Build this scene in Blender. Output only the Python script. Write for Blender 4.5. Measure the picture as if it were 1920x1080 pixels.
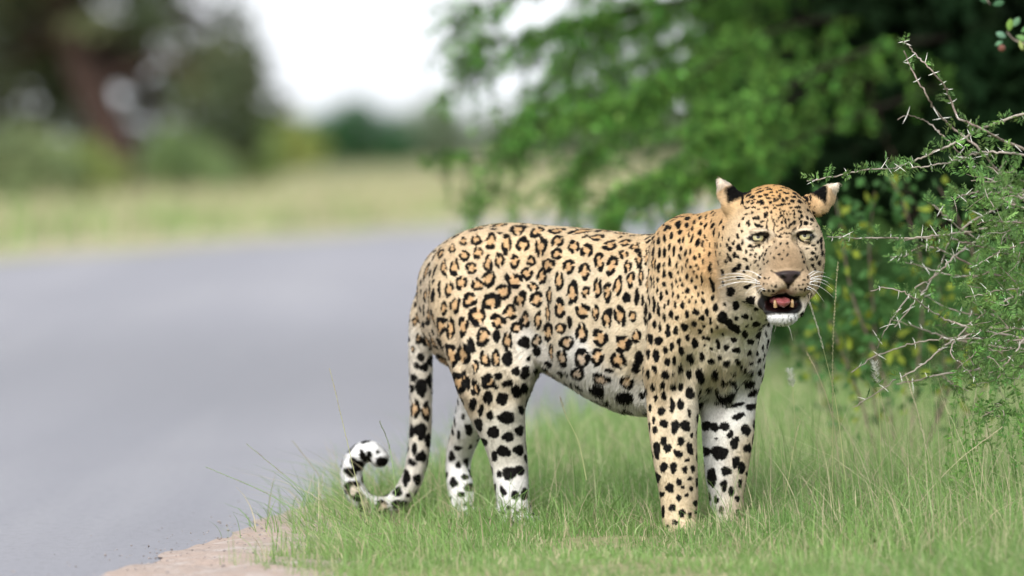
import bpy, math, random, time
import numpy as np
from mathutils import Vector, Matrix
from mathutils.bvhtree import BVHTree
from mathutils.kdtree import KDTree

for _o in list(bpy.data.objects):
    bpy.data.objects.remove(_o, do_unlink=True)
T0 = time.time()
rng = np.random.default_rng(7)
random.seed(7)
scene = bpy.context.scene
COL = scene.collection

# ------------------------------------------------------------------ camera
FPX = 12857.0            # focal length in pixels of a 1920 px wide frame
CAM_H = 0.85             # eye height, a low car window
PITCH = math.atan(270.0 / FPX)
cam_data = bpy.data.cameras.new('camera')
cam_data.sensor_width = 36.0
cam_data.lens = FPX / 1920.0 * 36.0
cam_data.clip_start = 0.5
cam_data.clip_end = 3000.0
cam = bpy.data.objects.new('camera', cam_data)
COL.objects.link(cam)
cam.location = (0.0, 0.0, CAM_H)
cam.rotation_euler = (math.pi / 2 - PITCH, 0.0, 0.0)
scene.camera = cam
cam_data.dof.use_dof = True
cam_data.dof.focus_distance = 14.55
cam_data.dof.aperture_fstop = (cam_data.lens / 1000.0) / 0.086
cam_data.dof.aperture_blades = 0

# ------------------------------------------------------------------ sky and sun (bright overcast)
SUN_EL, SUN_AZ = math.radians(34), math.radians(-158)
world = bpy.data.worlds.new('World')
scene.world = world
world.use_nodes = True
wn, wl = world.node_tree.nodes, world.node_tree.links
wn.clear()
sky = wn.new('ShaderNodeTexSky')
sky.sky_type = 'NISHITA'
sky.sun_disc = False
sky.sun_elevation = SUN_EL
sky.sun_rotation = SUN_AZ
sky.air_density = 1.0
sky.dust_density = 4.0
sky.ozone_density = 1.0
hsv = wn.new('ShaderNodeHueSaturation')
hsv.inputs['Saturation'].default_value = 0.28
hsv.inputs['Value'].default_value = 1.0
cloud = wn.new('ShaderNodeMixRGB')
cloud.inputs['Fac'].default_value = 0.55
cloud.inputs['Color2'].default_value = (8.6, 8.9, 9.4, 1)
bg = wn.new('ShaderNodeBackground')
bg.inputs['Strength'].default_value = 0.12
wo = wn.new('ShaderNodeOutputWorld')
wl.new(sky.outputs[0], hsv.inputs['Color'])
wl.new(hsv.outputs[0], cloud.inputs['Color1'])
wl.new(cloud.outputs[0], bg.inputs['Color'])
wl.new(bg.outputs[0], wo.inputs['Surface'])

sun_data = bpy.data.lights.new('sun', 'SUN')
sun_data.energy = 1.5
sun_data.angle = math.radians(25)
sun_data.color = (1.0, 0.97, 0.92)
sun = bpy.data.objects.new('sun', sun_data)
COL.objects.link(sun)
_sd = Vector((math.sin(SUN_AZ) * math.cos(SUN_EL), math.cos(SUN_AZ) * math.cos(SUN_EL), math.sin(SUN_EL)))
sun.rotation_euler = _sd.to_track_quat('Z', 'Y').to_euler()

scene.view_settings.view_transform = 'Standard'
scene.view_settings.look = 'None'
scene.view_settings.exposure = 0.92
scene.view_settings.gamma = 1.0
scene.view_settings.use_curve_mapping = False
scene.render.engine = 'CYCLES'
cy = scene.cycles
cy.use_denoising = True
cy.max_bounces = 5
cy.diffuse_bounces = 3
cy.glossy_bounces = 2
cy.transmission_bounces = 3
cy.transparent_max_bounces = 4
cy.caustics_reflective = False
cy.caustics_refractive = False

# ------------------------------------------------------------------ helpers
_cp, _sp = math.cos(PITCH), math.sin(PITCH)

def at(px, py, d):
    """world point seen at photo pixel (px, py), d metres in front of the camera"""
    x = (px - 960.0) / FPX * d
    y = -(py - 540.0) / FPX * d
    return np.array((x, d * _cp + y * _sp, CAM_H - d * _sp + y * _cp))

def to_px(P):
    """world points (N,3) -> photo pixels and depth"""
    P = np.asarray(P, float)
    dy, dz = P[..., 1], P[..., 2] - CAM_H
    d = dy * _cp - dz * _sp
    y = dy * _sp + dz * _cp
    return 960 + P[..., 0] / d * FPX, 540 - y / d * FPX, d

def link(o, parent=None):
    COL.objects.link(o)
    if parent is not None:
        o.parent = parent
    return o

def tag(o, label=None, cat=None, group=None, kind=None):
    if label: o['label'] = label
    if cat: o['category'] = cat
    if group: o['group'] = group
    if kind: o['kind'] = kind
    return o

def mesh_from(name, V, F, mat=None, smooth=True, colors=None, parent=None, mats=None, fmat=None):
    """one mesh object from numpy arrays; F is (n,3) or (n,4) or a list of polygons"""
    me = bpy.data.meshes.new(name)
    V = np.asarray(V, np.float32)
    if isinstance(F, np.ndarray):
        n, k = F.shape
        me.vertices.add(len(V))
        me.vertices.foreach_set('co', V.ravel())
        me.loops.add(n * k)
        me.loops.foreach_set('vertex_index', F.astype(np.int32).ravel())
        me.polygons.add(n)
        me.polygons.foreach_set('loop_start', np.arange(0, n * k, k, dtype=np.int32))
        me.update(calc_edges=True)
    else:
        me.from_pydata([tuple(v) for v in V], [], [tuple(f) for f in F])
    me.polygons.foreach_set('use_smooth', np.full(len(me.polygons), smooth, dtype=bool))
    if colors is not None:
        a = me.color_attributes.new('tint', 'FLOAT_COLOR', 'POINT')
        c = np.ones((len(V), 4), np.float32)
        c[:, :3] = colors
        a.data.foreach_set('color', c.ravel())
    if mats:
        for m in mats: me.materials.append(m)
        if fmat is not None:
            me.polygons.foreach_set('material_index', np.asarray(fmat, np.int32))
    elif mat:
        me.materials.append(mat)
    me.update()
    o = bpy.data.objects.new(name, me)
    return link(o, parent)

def empty(name, loc=(0, 0, 0)):
    o = bpy.data.objects.new(name, None)
    o.location = loc
    o.empty_display_size = 0.1
    return link(o)

def material(name, color, rough=0.8, spec=0.3, attr=False, noise=None, sheen=0.0, sub=0.0, bump=None, translucent=0.0):
    """procedural material; noise = list of (scale, colour, amount, low, high)"""
    m = bpy.data.materials.new(name)
    m.use_nodes = True
    nt = m.node_tree
    N, L = nt.nodes, nt.links
    b = N['Principled BSDF']
    b.inputs['Roughness'].default_value = rough
    b.inputs['Specular IOR Level'].default_value = spec
    if sheen: b.inputs['Sheen Weight'].default_value = sheen
    if attr:
        a = N.new('ShaderNodeAttribute'); a.attribute_name = 'tint'
        src = a.outputs['Color']
    else:
        r = N.new('ShaderNodeRGB'); r.outputs[0].default_value = (*color, 1)
        src = r.outputs[0]
    tc = None
    for (sc, c2, amt, lo, hi, *st) in (noise or []):
        if tc is None: tc = N.new('ShaderNodeTexCoord')
        nz = N.new('ShaderNodeTexNoise'); nz.inputs['Scale'].default_value = sc
        nz.inputs['Detail'].default_value = 5
        if st:
            mp = N.new('ShaderNodeMapping'); mp.inputs['Scale'].default_value = st[0]; mp.inputs['Rotation'].default_value = (0, 0, st[1])
            L.new(tc.outputs['Object'], mp.inputs['Vector']); L.new(mp.outputs[0], nz.inputs['Vector'])
        else:
            L.new(tc.outputs['Object'], nz.inputs['Vector'])
        mr = N.new('ShaderNodeMapRange')
        mr.inputs['From Min'].default_value = lo; mr.inputs['From Max'].default_value = hi
        mr.inputs['To Max'].default_value = amt
        L.new(nz.outputs['Fac'], mr.inputs['Value'])
        mx = N.new('ShaderNodeMixRGB')
        L.new(mr.outputs[0], mx.inputs['Fac'])
        L.new(src, mx.inputs['Color1'])
        mx.inputs['Color2'].default_value = (*c2, 1)
        src = mx.outputs[0]
    L.new(src, b.inputs['Base Color'])
    if bump:
        if tc is None: tc = N.new('ShaderNodeTexCoord')
        nz = N.new('ShaderNodeTexNoise'); nz.inputs['Scale'].default_value = bump[0]
        nz.inputs['Detail'].default_value = 6
        L.new(tc.outputs['Object'], nz.inputs['Vector'])
        bp = N.new('ShaderNodeBump'); bp.inputs['Strength'].default_value = bump[1]
        bp.inputs['Distance'].default_value = bump[2]
        L.new(nz.outputs['Fac'], bp.inputs['Height'])
        L.new(bp.outputs[0], b.inputs['Normal'])
    if translucent:
        out = N['Material Output']
        tr = N.new('ShaderNodeBsdfTranslucent')
        L.new(src, tr.inputs['Color'])
        ms = N.new('ShaderNodeMixShader'); ms.inputs[0].default_value = translucent
        L.new(b.outputs[0], ms.inputs[1]); L.new(tr.outputs[0], ms.inputs[2])
        L.new(ms.outputs[0], out.inputs['Surface'])
    return m

def unit(v):
    v = np.asarray(v, float)
    return v / (np.linalg.norm(v) + 1e-12)

def spline(P, n):
    """Catmull-Rom through the rows of P, n samples per span"""
    P = np.asarray(P, float)
    Q = np.vstack([2 * P[0] - P[1], P, 2 * P[-1] - P[-2]])
    out = []
    for i in range(1, len(Q) - 2):
        p0, p1, p2, p3 = Q[i - 1], Q[i], Q[i + 1], Q[i + 2]
        t = np.linspace(0, 1, n, endpoint=False)[:, None]
        out.append(0.5 * (2 * p1 + (p2 - p0) * t + (2 * p0 - 5 * p1 + 4 * p2 - p3) * t * t + (3 * p1 - p0 - 3 * p2 + p3) * t ** 3))
    out.append(P[-1:])
    return np.vstack(out)

def tube(P, R, k=6, cap=True):
    """swept tube along points P with radii R -> V, F(quads)"""
    P = np.asarray(P, float); R = np.broadcast_to(np.asarray(R, float), (len(P),))
    T = np.gradient(P, axis=0)
    T /= np.linalg.norm(T, axis=1)[:, None] + 1e-12
    up = np.array((0.13, 0.31, 0.94))
    if abs(T[0] @ up) > 0.9: up = np.array((1.0, 0.1, 0))
    A = unit(np.cross(T[0], up)); V = []
    for i in range(len(P)):
        A = unit(A - T[i] * (A @ T[i]))
        B = np.cross(T[i], A)
        th = np.arange(k) * 2 * math.pi / k
        V.append(P[i] + R[i] * (np.cos(th)[:, None] * A + np.sin(th)[:, None] * B))
    V = np.vstack(V)
    i, j = np.meshgrid(np.arange(len(P) - 1), np.arange(k), indexing='ij')
    a = i * k + j; b = i * k + (j + 1) % k
    F = np.stack([a, b, b + k, a + k], -1).reshape(-1, 4)
    return V, F

class Bag:
    """collects vertex / face arrays (all quads or all tris) into one mesh"""
    def __init__(s): s.V, s.F, s.C, s.n = [], [], [], 0
    def add(s, V, F, c=None):
        s.V.append(V); s.F.append(np.asarray(F) + s.n); s.n += len(V)
        if c is not None: s.C.append(np.broadcast_to(np.asarray(c, float), (len(V), 3)))
    def build(s, name, mat, parent=None, smooth=True):
        return mesh_from(name, np.vstack(s.V), np.vstack(s.F), mat, smooth, np.vstack(s.C) if s.C else None, parent)
FUR_N = 300000
# ------------------------------------------------------------------ leopard: signed-distance body, meshed by surface nets
PXM = 857.0
TH = math.radians(47)
BF = np.array((math.cos(TH), -math.sin(TH), 0.0))     # forward
BL = np.array((math.sin(TH), math.cos(TH), 0.0))      # its left side (away from the camera)
BZ = np.array((0.0, 0.0, 1.0))
BO = at(1100, 900, 15.0); BO[2] = 0.0
BM = np.stack([BF, BL, BZ])                            # rows: world -> body frame

def wb(p): return BM @ (np.asarray(p) - BO)
def J(px, py, dd): return wb(at(px, py, 15.0 + dd))
def axis_dd(px): return 0.30 - 0.53 * (px - 880.0) / 420.0

class SDF:
    def __init__(s): s.prims = []
    def cone(s, a, b, ra, rb, k=0.02, neg=False): s.prims.append(('c', np.array(a), np.array(b), ra, rb, k, neg))
    def ell(s, c, r, R=None, k=0.02, neg=False):
        s.prims.append(('e', np.array(c), np.array(r, float), np.eye(3) if R is None else np.array(R), 0, k, neg))
    def loft(s, S, k=0.02): s.prims.append(('l', np.array(S, float), None, 0, 0, k, False))
    def chain(s, pts, k=0.02, k0=None):
        Q = np.array([(*p, r) for p, r in pts])
        if len(Q) > 2: Q = spline(Q, 9 if len(Q) < 9 else 3)
        s.prims.append(('g', Q, None, 0, 0, k0 or k, False))
    @staticmethod
    def box(p):
        t, a, b, ra, rb, k, neg = p
        if t == 'g': return (a[:, :3] - a[:, 3:]).min(0), (a[:, :3] + a[:, 3:]).max(0)
        if t == 'c': return np.minimum(a - ra, b - rb), np.maximum(a + ra, b + rb)
        if t == 'e':
            return a - b.max(), a + b.max()
        S = a
        return (np.array((S[:, 0].min(), (S[:, 1] - S[:, 4]).min(), (S[:, 2] - S[:, 3]).min())),
                np.array((S[:, 0].max(), (S[:, 1] + S[:, 4]).max(), (S[:, 2] + S[:, 3]).max())))
    @staticmethod
    def dist(p, X, Y, Z):
        t, a, b, ra, rb, k, neg = p
        if t == 'c':
            ba = b - a; L2 = float(ba @ ba) + 1e-12
            x, y, z = X - a[0], Y - a[1], Z - a[2]
            h = np.clip((x * ba[0] + y * ba[1] + z * ba[2]) / L2, 0, 1)
            return np.sqrt((x - h * ba[0]) ** 2 + (y - h * ba[1]) ** 2 + (z - h * ba[2]) ** 2) - (ra + (rb - ra) * h)
        if t == 'g':
            D = None
            for u, v in zip(a[:-1], a[1:]):
                e = SDF.dist(('c', u[:3], v[:3], u[3], v[3], 0, False), X, Y, Z)
                D = e if D is None else np.minimum(D, e)
            return D
        if t == 'e':
            R = ra
            x, y, z = X - a[0], Y - a[1], Z - a[2]
            q = [(R[i, 0] * x + R[i, 1] * y + R[i, 2] * z) / b[i] for i in range(3)]
            k0 = np.sqrt(q[0] ** 2 + q[1] ** 2 + q[2] ** 2)
            k1 = np.sqrt((q[0] / b[0]) ** 2 + (q[1] / b[1]) ** 2 + (q[2] / b[2]) ** 2) + 1e-9
            return k0 * (k0 - 1) / k1
        S = a
        # S columns: s, lateral centre, z centre, half height, half width ; dense table
        i = np.interp(X, S[:, 0], np.arange(len(S)))
        g = lambda c: np.interp(i, np.arange(len(S)), S[:, c])
        h, w = np.maximum(g(3), 0.004), np.maximum(g(4), 0.004)
        yy, zz = (Y - g(1)), (Z - g(2))
        # a little boxier than an ellipse
        e = 2.25
        r = (np.abs(yy / w) ** e + np.abs(zz / h) ** e) ** (1 / e)
        dd = (r - 1) * np.minimum(h, w) * 0.95
        ex = np.maximum(np.maximum(S[0, 0] - X, X - S[-1, 0]), 0)
        return np.where(ex > 0, np.sqrt(np.maximum(dd, 0) ** 2 + ex ** 2), dd)

def surface_nets(G, org, vox):
    sgn = G < 0
    nx, ny, nz = G.shape
    c = np.zeros((nx - 1, ny - 1, nz - 1), np.uint8)
    for dx in (0, 1):
        for dy in (0, 1):
            for dz in (0, 1):
                c += sgn[dx:nx - 1 + dx, dy:ny - 1 + dy, dz:nz - 1 + dz]
    act = (c > 0) & (c < 8)
    idx = np.argwhere(act)
    vid = np.full(act.shape, -1, np.int32)
    vid[act] = np.arange(len(idx))
    acc = np.zeros((len(idx), 3)); cnt = np.zeros(len(idx))
    i0, i1, i2 = idx.T
    E = [(a, b) for a in range(8) for b in range(a + 1, 8) if bin(a ^ b).count('1') == 1]
    off = np.array([[(q >> 0) & 1, (q >> 1) & 1, (q >> 2) & 1] for q in range(8)])
    val = [G[i0 + o[0], i1 + o[1], i2 + o[2]] for o in off]
    for a, b in E:
        va, vb = val[a], val[b]
        m = (va < 0) != (vb < 0)
        t = np.where(m, va / np.where(m, va - vb, 1), 0)
        p = off[a] + t[:, None] * (off[b] - off[a])
        acc[m] += p[m]; cnt[m] += 1
    V = org + (idx + acc / cnt[:, None]) * vox
    F = []
    for ax in range(3):
        sl0 = [slice(None)] * 3; sl1 = [slice(None)] * 3
        sl0[ax] = slice(0, -1); sl1[ax] = slice(1, None)
        m = sgn[tuple(sl0)] != sgn[tuple(sl1)]
        e = np.argwhere(m)
        b1, b2 = [(1, 2), (2, 0), (0, 1)][ax]
        ok = (e[:, b1] > 0) & (e[:, b2] > 0) & (e[:, b1] < G.shape[b1] - 1) & (e[:, b2] < G.shape[b2] - 1)
        e = e[ok]
        flip = sgn[tuple(e.T)]
        q = []
        for (d1, d2) in ((1, 1), (0, 1), (0, 0), (1, 0)):
            ee = e.copy(); ee[:, b1] -= d1; ee[:, b2] -= d2
            q.append(vid[tuple(ee.T)])
        q = np.stack(q, 1)
        q[~flip] = q[~flip][:, ::-1]
        F.append(q)
    return V, np.vstack(F)

def relax(V, F, it, lam=0.5, weight=None):
    e = np.vstack([F[:, [0, 1]], F[:, [1, 2]], F[:, [2, 3]], F[:, [3, 0]]])
    for _ in range(it):
        for l in (lam, -lam * 1.02):
            s = np.zeros_like(V); n = np.zeros(len(V))
            for a, b in ((0, 1), (1, 0)):
                for c in range(3):
                    s[:, c] += np.bincount(e[:, a], V[e[:, b], c], len(V))
                n += np.bincount(e[:, a], None, len(V))
            V = V + l * (s / n[:, None] - V)
    return V

B = SDF()
m_ = 1.0 / PXM
# torso stations: pixel column of the spine plane, top row, bottom row, half width in metres
st = [(806, 520, 560, .012), (813, 490, 610, .045), (828, 468, 650, .075), (850, 449, 680, .098), (880, 432, 695, .113), (915, 420, 697, .120),
      (960, 415, 690, .118), (1020, 420, 690, .116), (1080, 424, 717, .128), (1140, 430, 752, .142),
      (1200, 437, 776, .150), (1260, 434, 780, .148), (1310, 440, 758, .138), (1350, 462, 728, .124),
      (1378, 500, 712, .105), (1395, 545, 700, .07), (1403, 600, 650, .015)]
S = []
for px, ty, by, w in st:
    dd = axis_dd(px)
    a, b = J(px, ty, dd), J(px, by, dd)
    S.append((a[0], 0.5 * (a[1] + b[1]), 0.5 * (a[2] + b[2]), 0.5 * (a[2] - b[2]), w))
S = spline(np.array(S), 6)
B.loft(S)

def Jr(px, py, dd, r): return (J(px, py, dd), r * m_)
# shoulder blade, upper arm and foreleg, near side
B.chain([Jr(1288, 440, -.27, 36), Jr(1296, 520, -.345, 52), Jr(1300, 590, -.375, 60)], k=.035)
B.chain([Jr(1266, 450, -.30, 30), Jr(1262, 520, -.345, 42), Jr(1260, 610, -.362, 46), Jr(1260, 690, -.335, 50)], k=.014)
B.chain([Jr(1300, 590, -.375, 58), Jr(1266, 690, -.315, 54)], k=.03)
B.chain([Jr(1262, 690, -.315, 52), Jr(1262, 760, -.325, 50), Jr(1262, 810, -.335, 46), Jr(1268, 880, -.335, 41),
         Jr(1273, 930, -.335, 37), Jr(1275, 992, -.345, 33)], k=.012, k0=.025)
# far foreleg
B.chain([Jr(1392, 590, -.255, 56), Jr(1376, 680, -.20, 56)], k=.03)
B.chain([Jr(1374, 690, -.20, 52), Jr(1366, 760, -.205, 52), Jr(1365, 810, -.215, 50), Jr(1362, 880, -.215, 42),
         Jr(1362, 930, -.215, 34), Jr(1365, 986, -.225, 31)], k=.012, k0=.025)
# breastbone and chest front
B.chain([Jr(1345, 560, -.36, 70), Jr(1352, 650, -.33, 62), Jr(1345, 705, -.28, 46)], k=.04)
# neck
B.chain([Jr(1290, 505, -.28, 84), Jr(1345, 494, -.36, 98), Jr(1408, 478, -.46, 92), Jr(1440, 470, -.51, 84)], k=.045)
B.chain([Jr(1370, 580, -.38, 66), Jr(1412, 545, -.47, 62), Jr(1440, 520, -.52, 55)], k=.04)
# haunch and near hind leg
B.ell(J(898, 560, .155), (.150, .062, .150), k=.04)
B.chain([Jr(893, 560, .16, 92), Jr(915, 650, .105, 82), Jr(926, 700, .085, 74)], k=.03)
B.chain([Jr(960, 640, .09, 42), Jr(950, 690, .07, 52)], k=.03)
B.chain([Jr(926, 700, .085, 74), Jr(931, 760, .085, 57), Jr(945, 820, .095, 43), Jr(955, 870, .105, 37),
         Jr(960, 920, .09, 34), Jr(966, 970, .065, 32)], k=.012)
B.chain([Jr(962, 964, .075, 32), Jr(978, 982, .04, 27)], k=.015)
# far hind leg
B.chain([Jr(935, 620, .24, 80), Jr(918, 700, .30, 62), Jr(890, 770, .37, 38), Jr(860, 858, .49, 27),
         Jr(864, 920, .46, 27), Jr(872, 965, .43, 27)], k=.015, k0=.03)
# tail
tail_px = [(822, 530, .36, 28), (796, 580, .405, 25), (789, 640, .425, 23), (789, 700, .43, 21.5), (789, 782, .44, 20.5), (785, 845, .445, 20),
           (774, 893, .45, 19.5), (752, 931, .455, 19), (722, 949, .455, 19), (690, 945, .45, 19), (666, 920, .445, 19.5),
           (659, 885, .44, 20), (671, 856, .43, 20), (694, 846, .42, 19.5), (711, 858, .415, 17)]
TAIL = spline([(*J(a, b, c), (r + 2.2) * m_) for a, b, c, r in tail_px], 3)
B.chain([(t[:3], t[3]) for t in TAIL], k=.004, k0=.03)

SHRINK = 0.0035                                        # room for the coat
def build_body(vox=0.004, it=3):
    lo = np.full(3, 9.); hi = np.full(3, -9.)
    bx = []
    for p in B.prims:
        l, h = SDF.box(p)
        bx.append((l, h))
        if not p[6]: lo, hi = np.minimum(lo, l), np.maximum(hi, h)
    lo -= 4 * vox; hi += 4 * vox
    n = np.ceil((hi - lo) / vox).astype(int) + 1
    G = np.full(n, 0.08, np.float32)
    ax = [(lo[i] + np.arange(n[i]) * vox).astype(np.float32) for i in range(3)]
    for p, (l, h) in zip(B.prims, bx):
        k = p[5]; pad = k + 0.03 if not p[6] else k + .004
        a = np.maximum(((l - pad - lo) / vox).astype(int), 0)
        b = np.minimum(((h + pad - lo) / vox).astype(int) + 2, n)
        X, Y, Z = np.meshgrid(ax[0][a[0]:b[0]], ax[1][a[1]:b[1]], ax[2][a[2]:b[2]], indexing='ij', sparse=True)
        d = SDF.dist(p, X, Y, Z).astype(np.float32)
        sub = G[a[0]:b[0], a[1]:b[1], a[2]:b[2]]
        if p[6]:
            hh = np.maximum(k - np.abs(sub + d), 0) / k
            sub[...] = np.maximum(sub, -d) + hh * hh * k * 0.25
        else:
            hh = np.maximum(k - np.abs(sub - d), 0) / k
            sub[...] = np.minimum(sub, d) - hh * hh * k * 0.25
    V, F = surface_nets(G + SHRINK, lo, vox)
    V = relax(V, F, it)
    V = BO + V @ BM
    return V, F

def vert_normals(V, F):
    n = np.cross(V[F[:, 2]] - V[F[:, 0]], V[F[:, 3]] - V[F[:, 1]])
    o = np.zeros_like(V)
    for k in range(4):
        for c in range(3): o[:, c] += np.bincount(F[:, k], n[:, c], len(V))
    return o / (np.linalg.norm(o, axis=1)[:, None] + 1e-12)

# ---- skin folds and muscle: shallow furrows and swellings laid on the surface found by marching a ray
def march_mesh():
    V, F = build_body(0.010, 1)
    return V, vert_normals(V, F), F, BVHTree.FromPolygons(V.tolist(), F.tolist())
def march(px, py):
    o = np.array((0, 0, CAM_H)); v = unit(at(px, py, 15.0) - o)
    h = _mm[3].ray_cast(Vector(o), Vector(v))
    if h[0] is None: return None
    return wb(np.array(h[0])), unit(BM @ _mm[1][_mm[2][h[2]]].mean(0))
_mm = march_mesh()
_folds = []
for pts, depth, rr_ in (([(983, 470), (1006, 530), (1019, 600), (1010, 650)], .007, .055), ([(1214, 455), (1205, 540), (1201, 640), (1203, 735)], .006, .028),
                        ([(1318, 430), (1331, 500), (1336, 560)], .007, .040), ([(1304, 615), (1290, 685), (1283, 720)], .007, .026), ([(1356, 640), (1350, 700), (1332, 755)], .010, .024),
                        ([(900, 620), (925, 690), (950, 740)], .006, .030), ([(955, 500), (940, 560), (950, 620)], .006, .045), ([(1240, 770), (1245, 830)], .004, .020),
                        ([(1385, 700), (1400, 740)], .006, .020), ([(842, 600), (855, 660), (880, 720)], .005, .020)):
    hit = [march(*q) for q in pts]
    hit = [h for h in hit if h is not None]
    if len(hit) > 1: _folds.append(('n', [(p + n * (rr_ - depth), rr_) for p, n in hit]))
for px_, py_, hgt, rr_ in ((1262, 432, .010, .055), (1232, 690, .008, .035), (1300, 575, .008, .050), (888, 470, .006, .060), (1100, 690, .006, .09), (925, 620, .007, .05), (1270, 650, .006, .04)):
    h = march(px_, py_)
    if h is not None: _folds.append(('p', h[0] - h[1] * (rr_ - hgt), rr_))
for f_ in _folds:
    if f_[0] == 'p': B.ell(f_[1], (f_[2],) * 3, k=.03)
    else:
        Q = spline(np.array([(*p, r) for p, r in f_[1]]), 5)
        B.prims.append(('g', Q, None, 0, 0, .022, True))

# ---- head, in its own frame: X to the picture's right, Y towards the viewer, Z up
HYAW, HPITCH, HROLL = math.radians(9), math.radians(-3), math.radians(1.5)
HO = at(1462, 445, 14.40)
_hy = unit((math.sin(HYAW), -math.cos(HYAW), 0)); _hx = np.cross(_hy, BZ) * -1
_hx = unit(np.cross(BZ, _hy))
HB = np.stack([_hx, _hy, BZ])                          # rows = head axes in world
if HB[0, 0] < 0: HB[0] *= -1
_rx = np.array(Matrix.Rotation(HPITCH, 3, 'X')); _ry = np.array(Matrix.Rotation(HROLL, 3, 'Y'))
HB = (_ry @ _rx) @ HB
def hw(p): return HO + HB.T @ np.asarray(p, float)     # head -> world
def hb(p): return wb(hw(p))
def HR(rot=None):                                      # rows of a rotation for ellipsoids, body frame
    R = HB @ BM.T
    return R if rot is None else np.asarray(rot) @ R
def rot3(ax, deg): return np.array(Matrix.Rotation(math.radians(deg), 3, ax)).T

def hell(c, r, k=.012, neg=False, rot=None): B.ell(hb(c), r, HR(rot), k, neg)
def hcone(a, b, ra, rb, k=.012, neg=False): B.cone(hb(a), hb(b), ra, rb, k, neg)

def hp(px, py, y):
    """head-frame point seen at a photo pixel on the plane Y = y of the head"""
    d = 14.4
    for _ in range(4):
        q = HB @ (at(px, py, d) - HO)
        d += (q[1] - y) / -(HB[1] @ np.array((0, _cp, -_sp))) * 1.0
    return HB @ (at(px, py, d) - HO)

hell((0, -.085, .026), (.089, .112, .091), .03)
hell((0, -.030, .046), (.060, .052, .056), .025)
for sx in (-1, 1):
    hell((sx * .047, -.022, .022), (.034, .032, .024), .014)               # brow
    hell((sx * .062, -.062, -.022), (.045, .070, .062), .03)               # cheek
    hell((sx * .060, -.055, -.078), (.036, .060, .048), .03)               # jaw muscle
    hell((sx * .056, -.022, -.040), (.028, .036, .026), .02)               # cheekbone under the eye
    hcone((sx * .050, -.05, -.108), (sx * .024, .046, -.153), .030, .017, .02)   # jaw bone
hcone((0, -.012, .004), (0, .078, -.062), .031, .024, .026)                # bridge of the nose
PADS = (hp(1451, 535, .078), hp(1500, 534, .078))
for sx, pc in zip((-1, 1), PADS):
    hell((sx * .021, .030, -.050), (.022, .050, .030), .03)                # sides of the bridge
    hell(pc + np.array((0, -.004, .002)), (.031, .034, .0275), .012)                                   # whisker pads
    hell(pc + np.array((sx * .006, -.036, .004)), (.028, .038, .029), .018)
hell(hp(1474, 508, .040), (.039, .052, .032), .03)                         # muzzle block
hell(hp(1470, 532, .025), (.050, .050, .034), .02)
NOSE = hp(1480, 517, .106)
hell(NOSE + np.array((0, -.006, .003)), (.0262, .014, .0125), .007)        # nose block
hell(NOSE + np.array((0, -.004, -.009)), (.012, .011, .012), .006)
CHIN = hp(1467, 594, .052)
hell(CHIN, (.033, .030, .021), .012)                                       # chin
hell(CHIN + np.array((0, -.012, .012)), (.040, .036, .014), .012)          # lower lip
# mouth opening and lip groove
hell((0, -.01, -.125), (.046, .062, .036), .02)                            # throat behind the mouth
MOUTH = hp(1463, 569, .078)
hell(MOUTH, (.0370, .052, .0112), .005, True)
hell(MOUTH + np.array((.002, .012, .008)), (.012, .034, .016), .010, True)
hcone(NOSE + np.array((0, .008, -.018)), NOSE + np.array((0, -.006, -.034)), .0052, .0060, .005, True)
# eye hollows
EYES = [hp(1424, 445.5, .018), hp(1511.5, 443, .018)]
for sx, ec in zip((-1, 1), EYES):
    hell(ec + np.array((0, -.001, .002)), (.021, .019, .016), .010)        # lids
for sx, ec in zip((-1, 1), EYES):
    hell(ec + np.array((0, .012, -.0008)), (.0150, .017, .0019), .003, True, rot3('Y', sx * -8))
    hell(ec + np.array((0, -.002, .0135)), (.024, .0235, .0075), .008)     # heavy upper lid
    hell(ec + np.array((-sx * .019, .010, -.010)), (.009, .012, .010), .010, True)   # inner corner groove
# ears, turned back: a scooped flap each
EARS = []
for sx, tpx, bpx in ((-1, (1350, 338), (1374, 386)), (1, (1569, 346), (1534, 386))):
    base = hp(*bpx, -.085); tip = hp(*tpx, -.095)
    EARS.append((base, tip))
    mid = base * .45 + tip * .55
    hcone(base, mid, .026, .017, .014)
    hcone(mid, tip, .020, .0085, .010)
    hcone(base + np.array((-sx * .022, 0, .008)), mid, .018, .012, .012)
    sc = base * .40 + tip * .60 + np.array((sx * .016, .016, -.010))
    hell(sc, (.010, .014, .026), .006, True, rot3('Y', sx * -25))
# toes
def toes(px, py, dd, fwd, spread, r, n=4):
    c = J(px, py, dd)
    for i in range(n):
        t = (i - (n - 1) / 2)
        dv = np.array((fwd * (1 - .12 * abs(t)), t * spread, 0))
        B.cone(c + dv * .4 + np.array((0, 0, .012)), c + dv - np.array((0, 0, .004)), r, r * .86, .008)
toes(1275, 1001, -.355, .060, .024, .0185)
toes(1366, 996, -.235, .058, .023, .0175)
toes(975, 983, .045, .058, .022, .0165)
toes(873, 968, .41, .055, .021, .0155)

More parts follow.
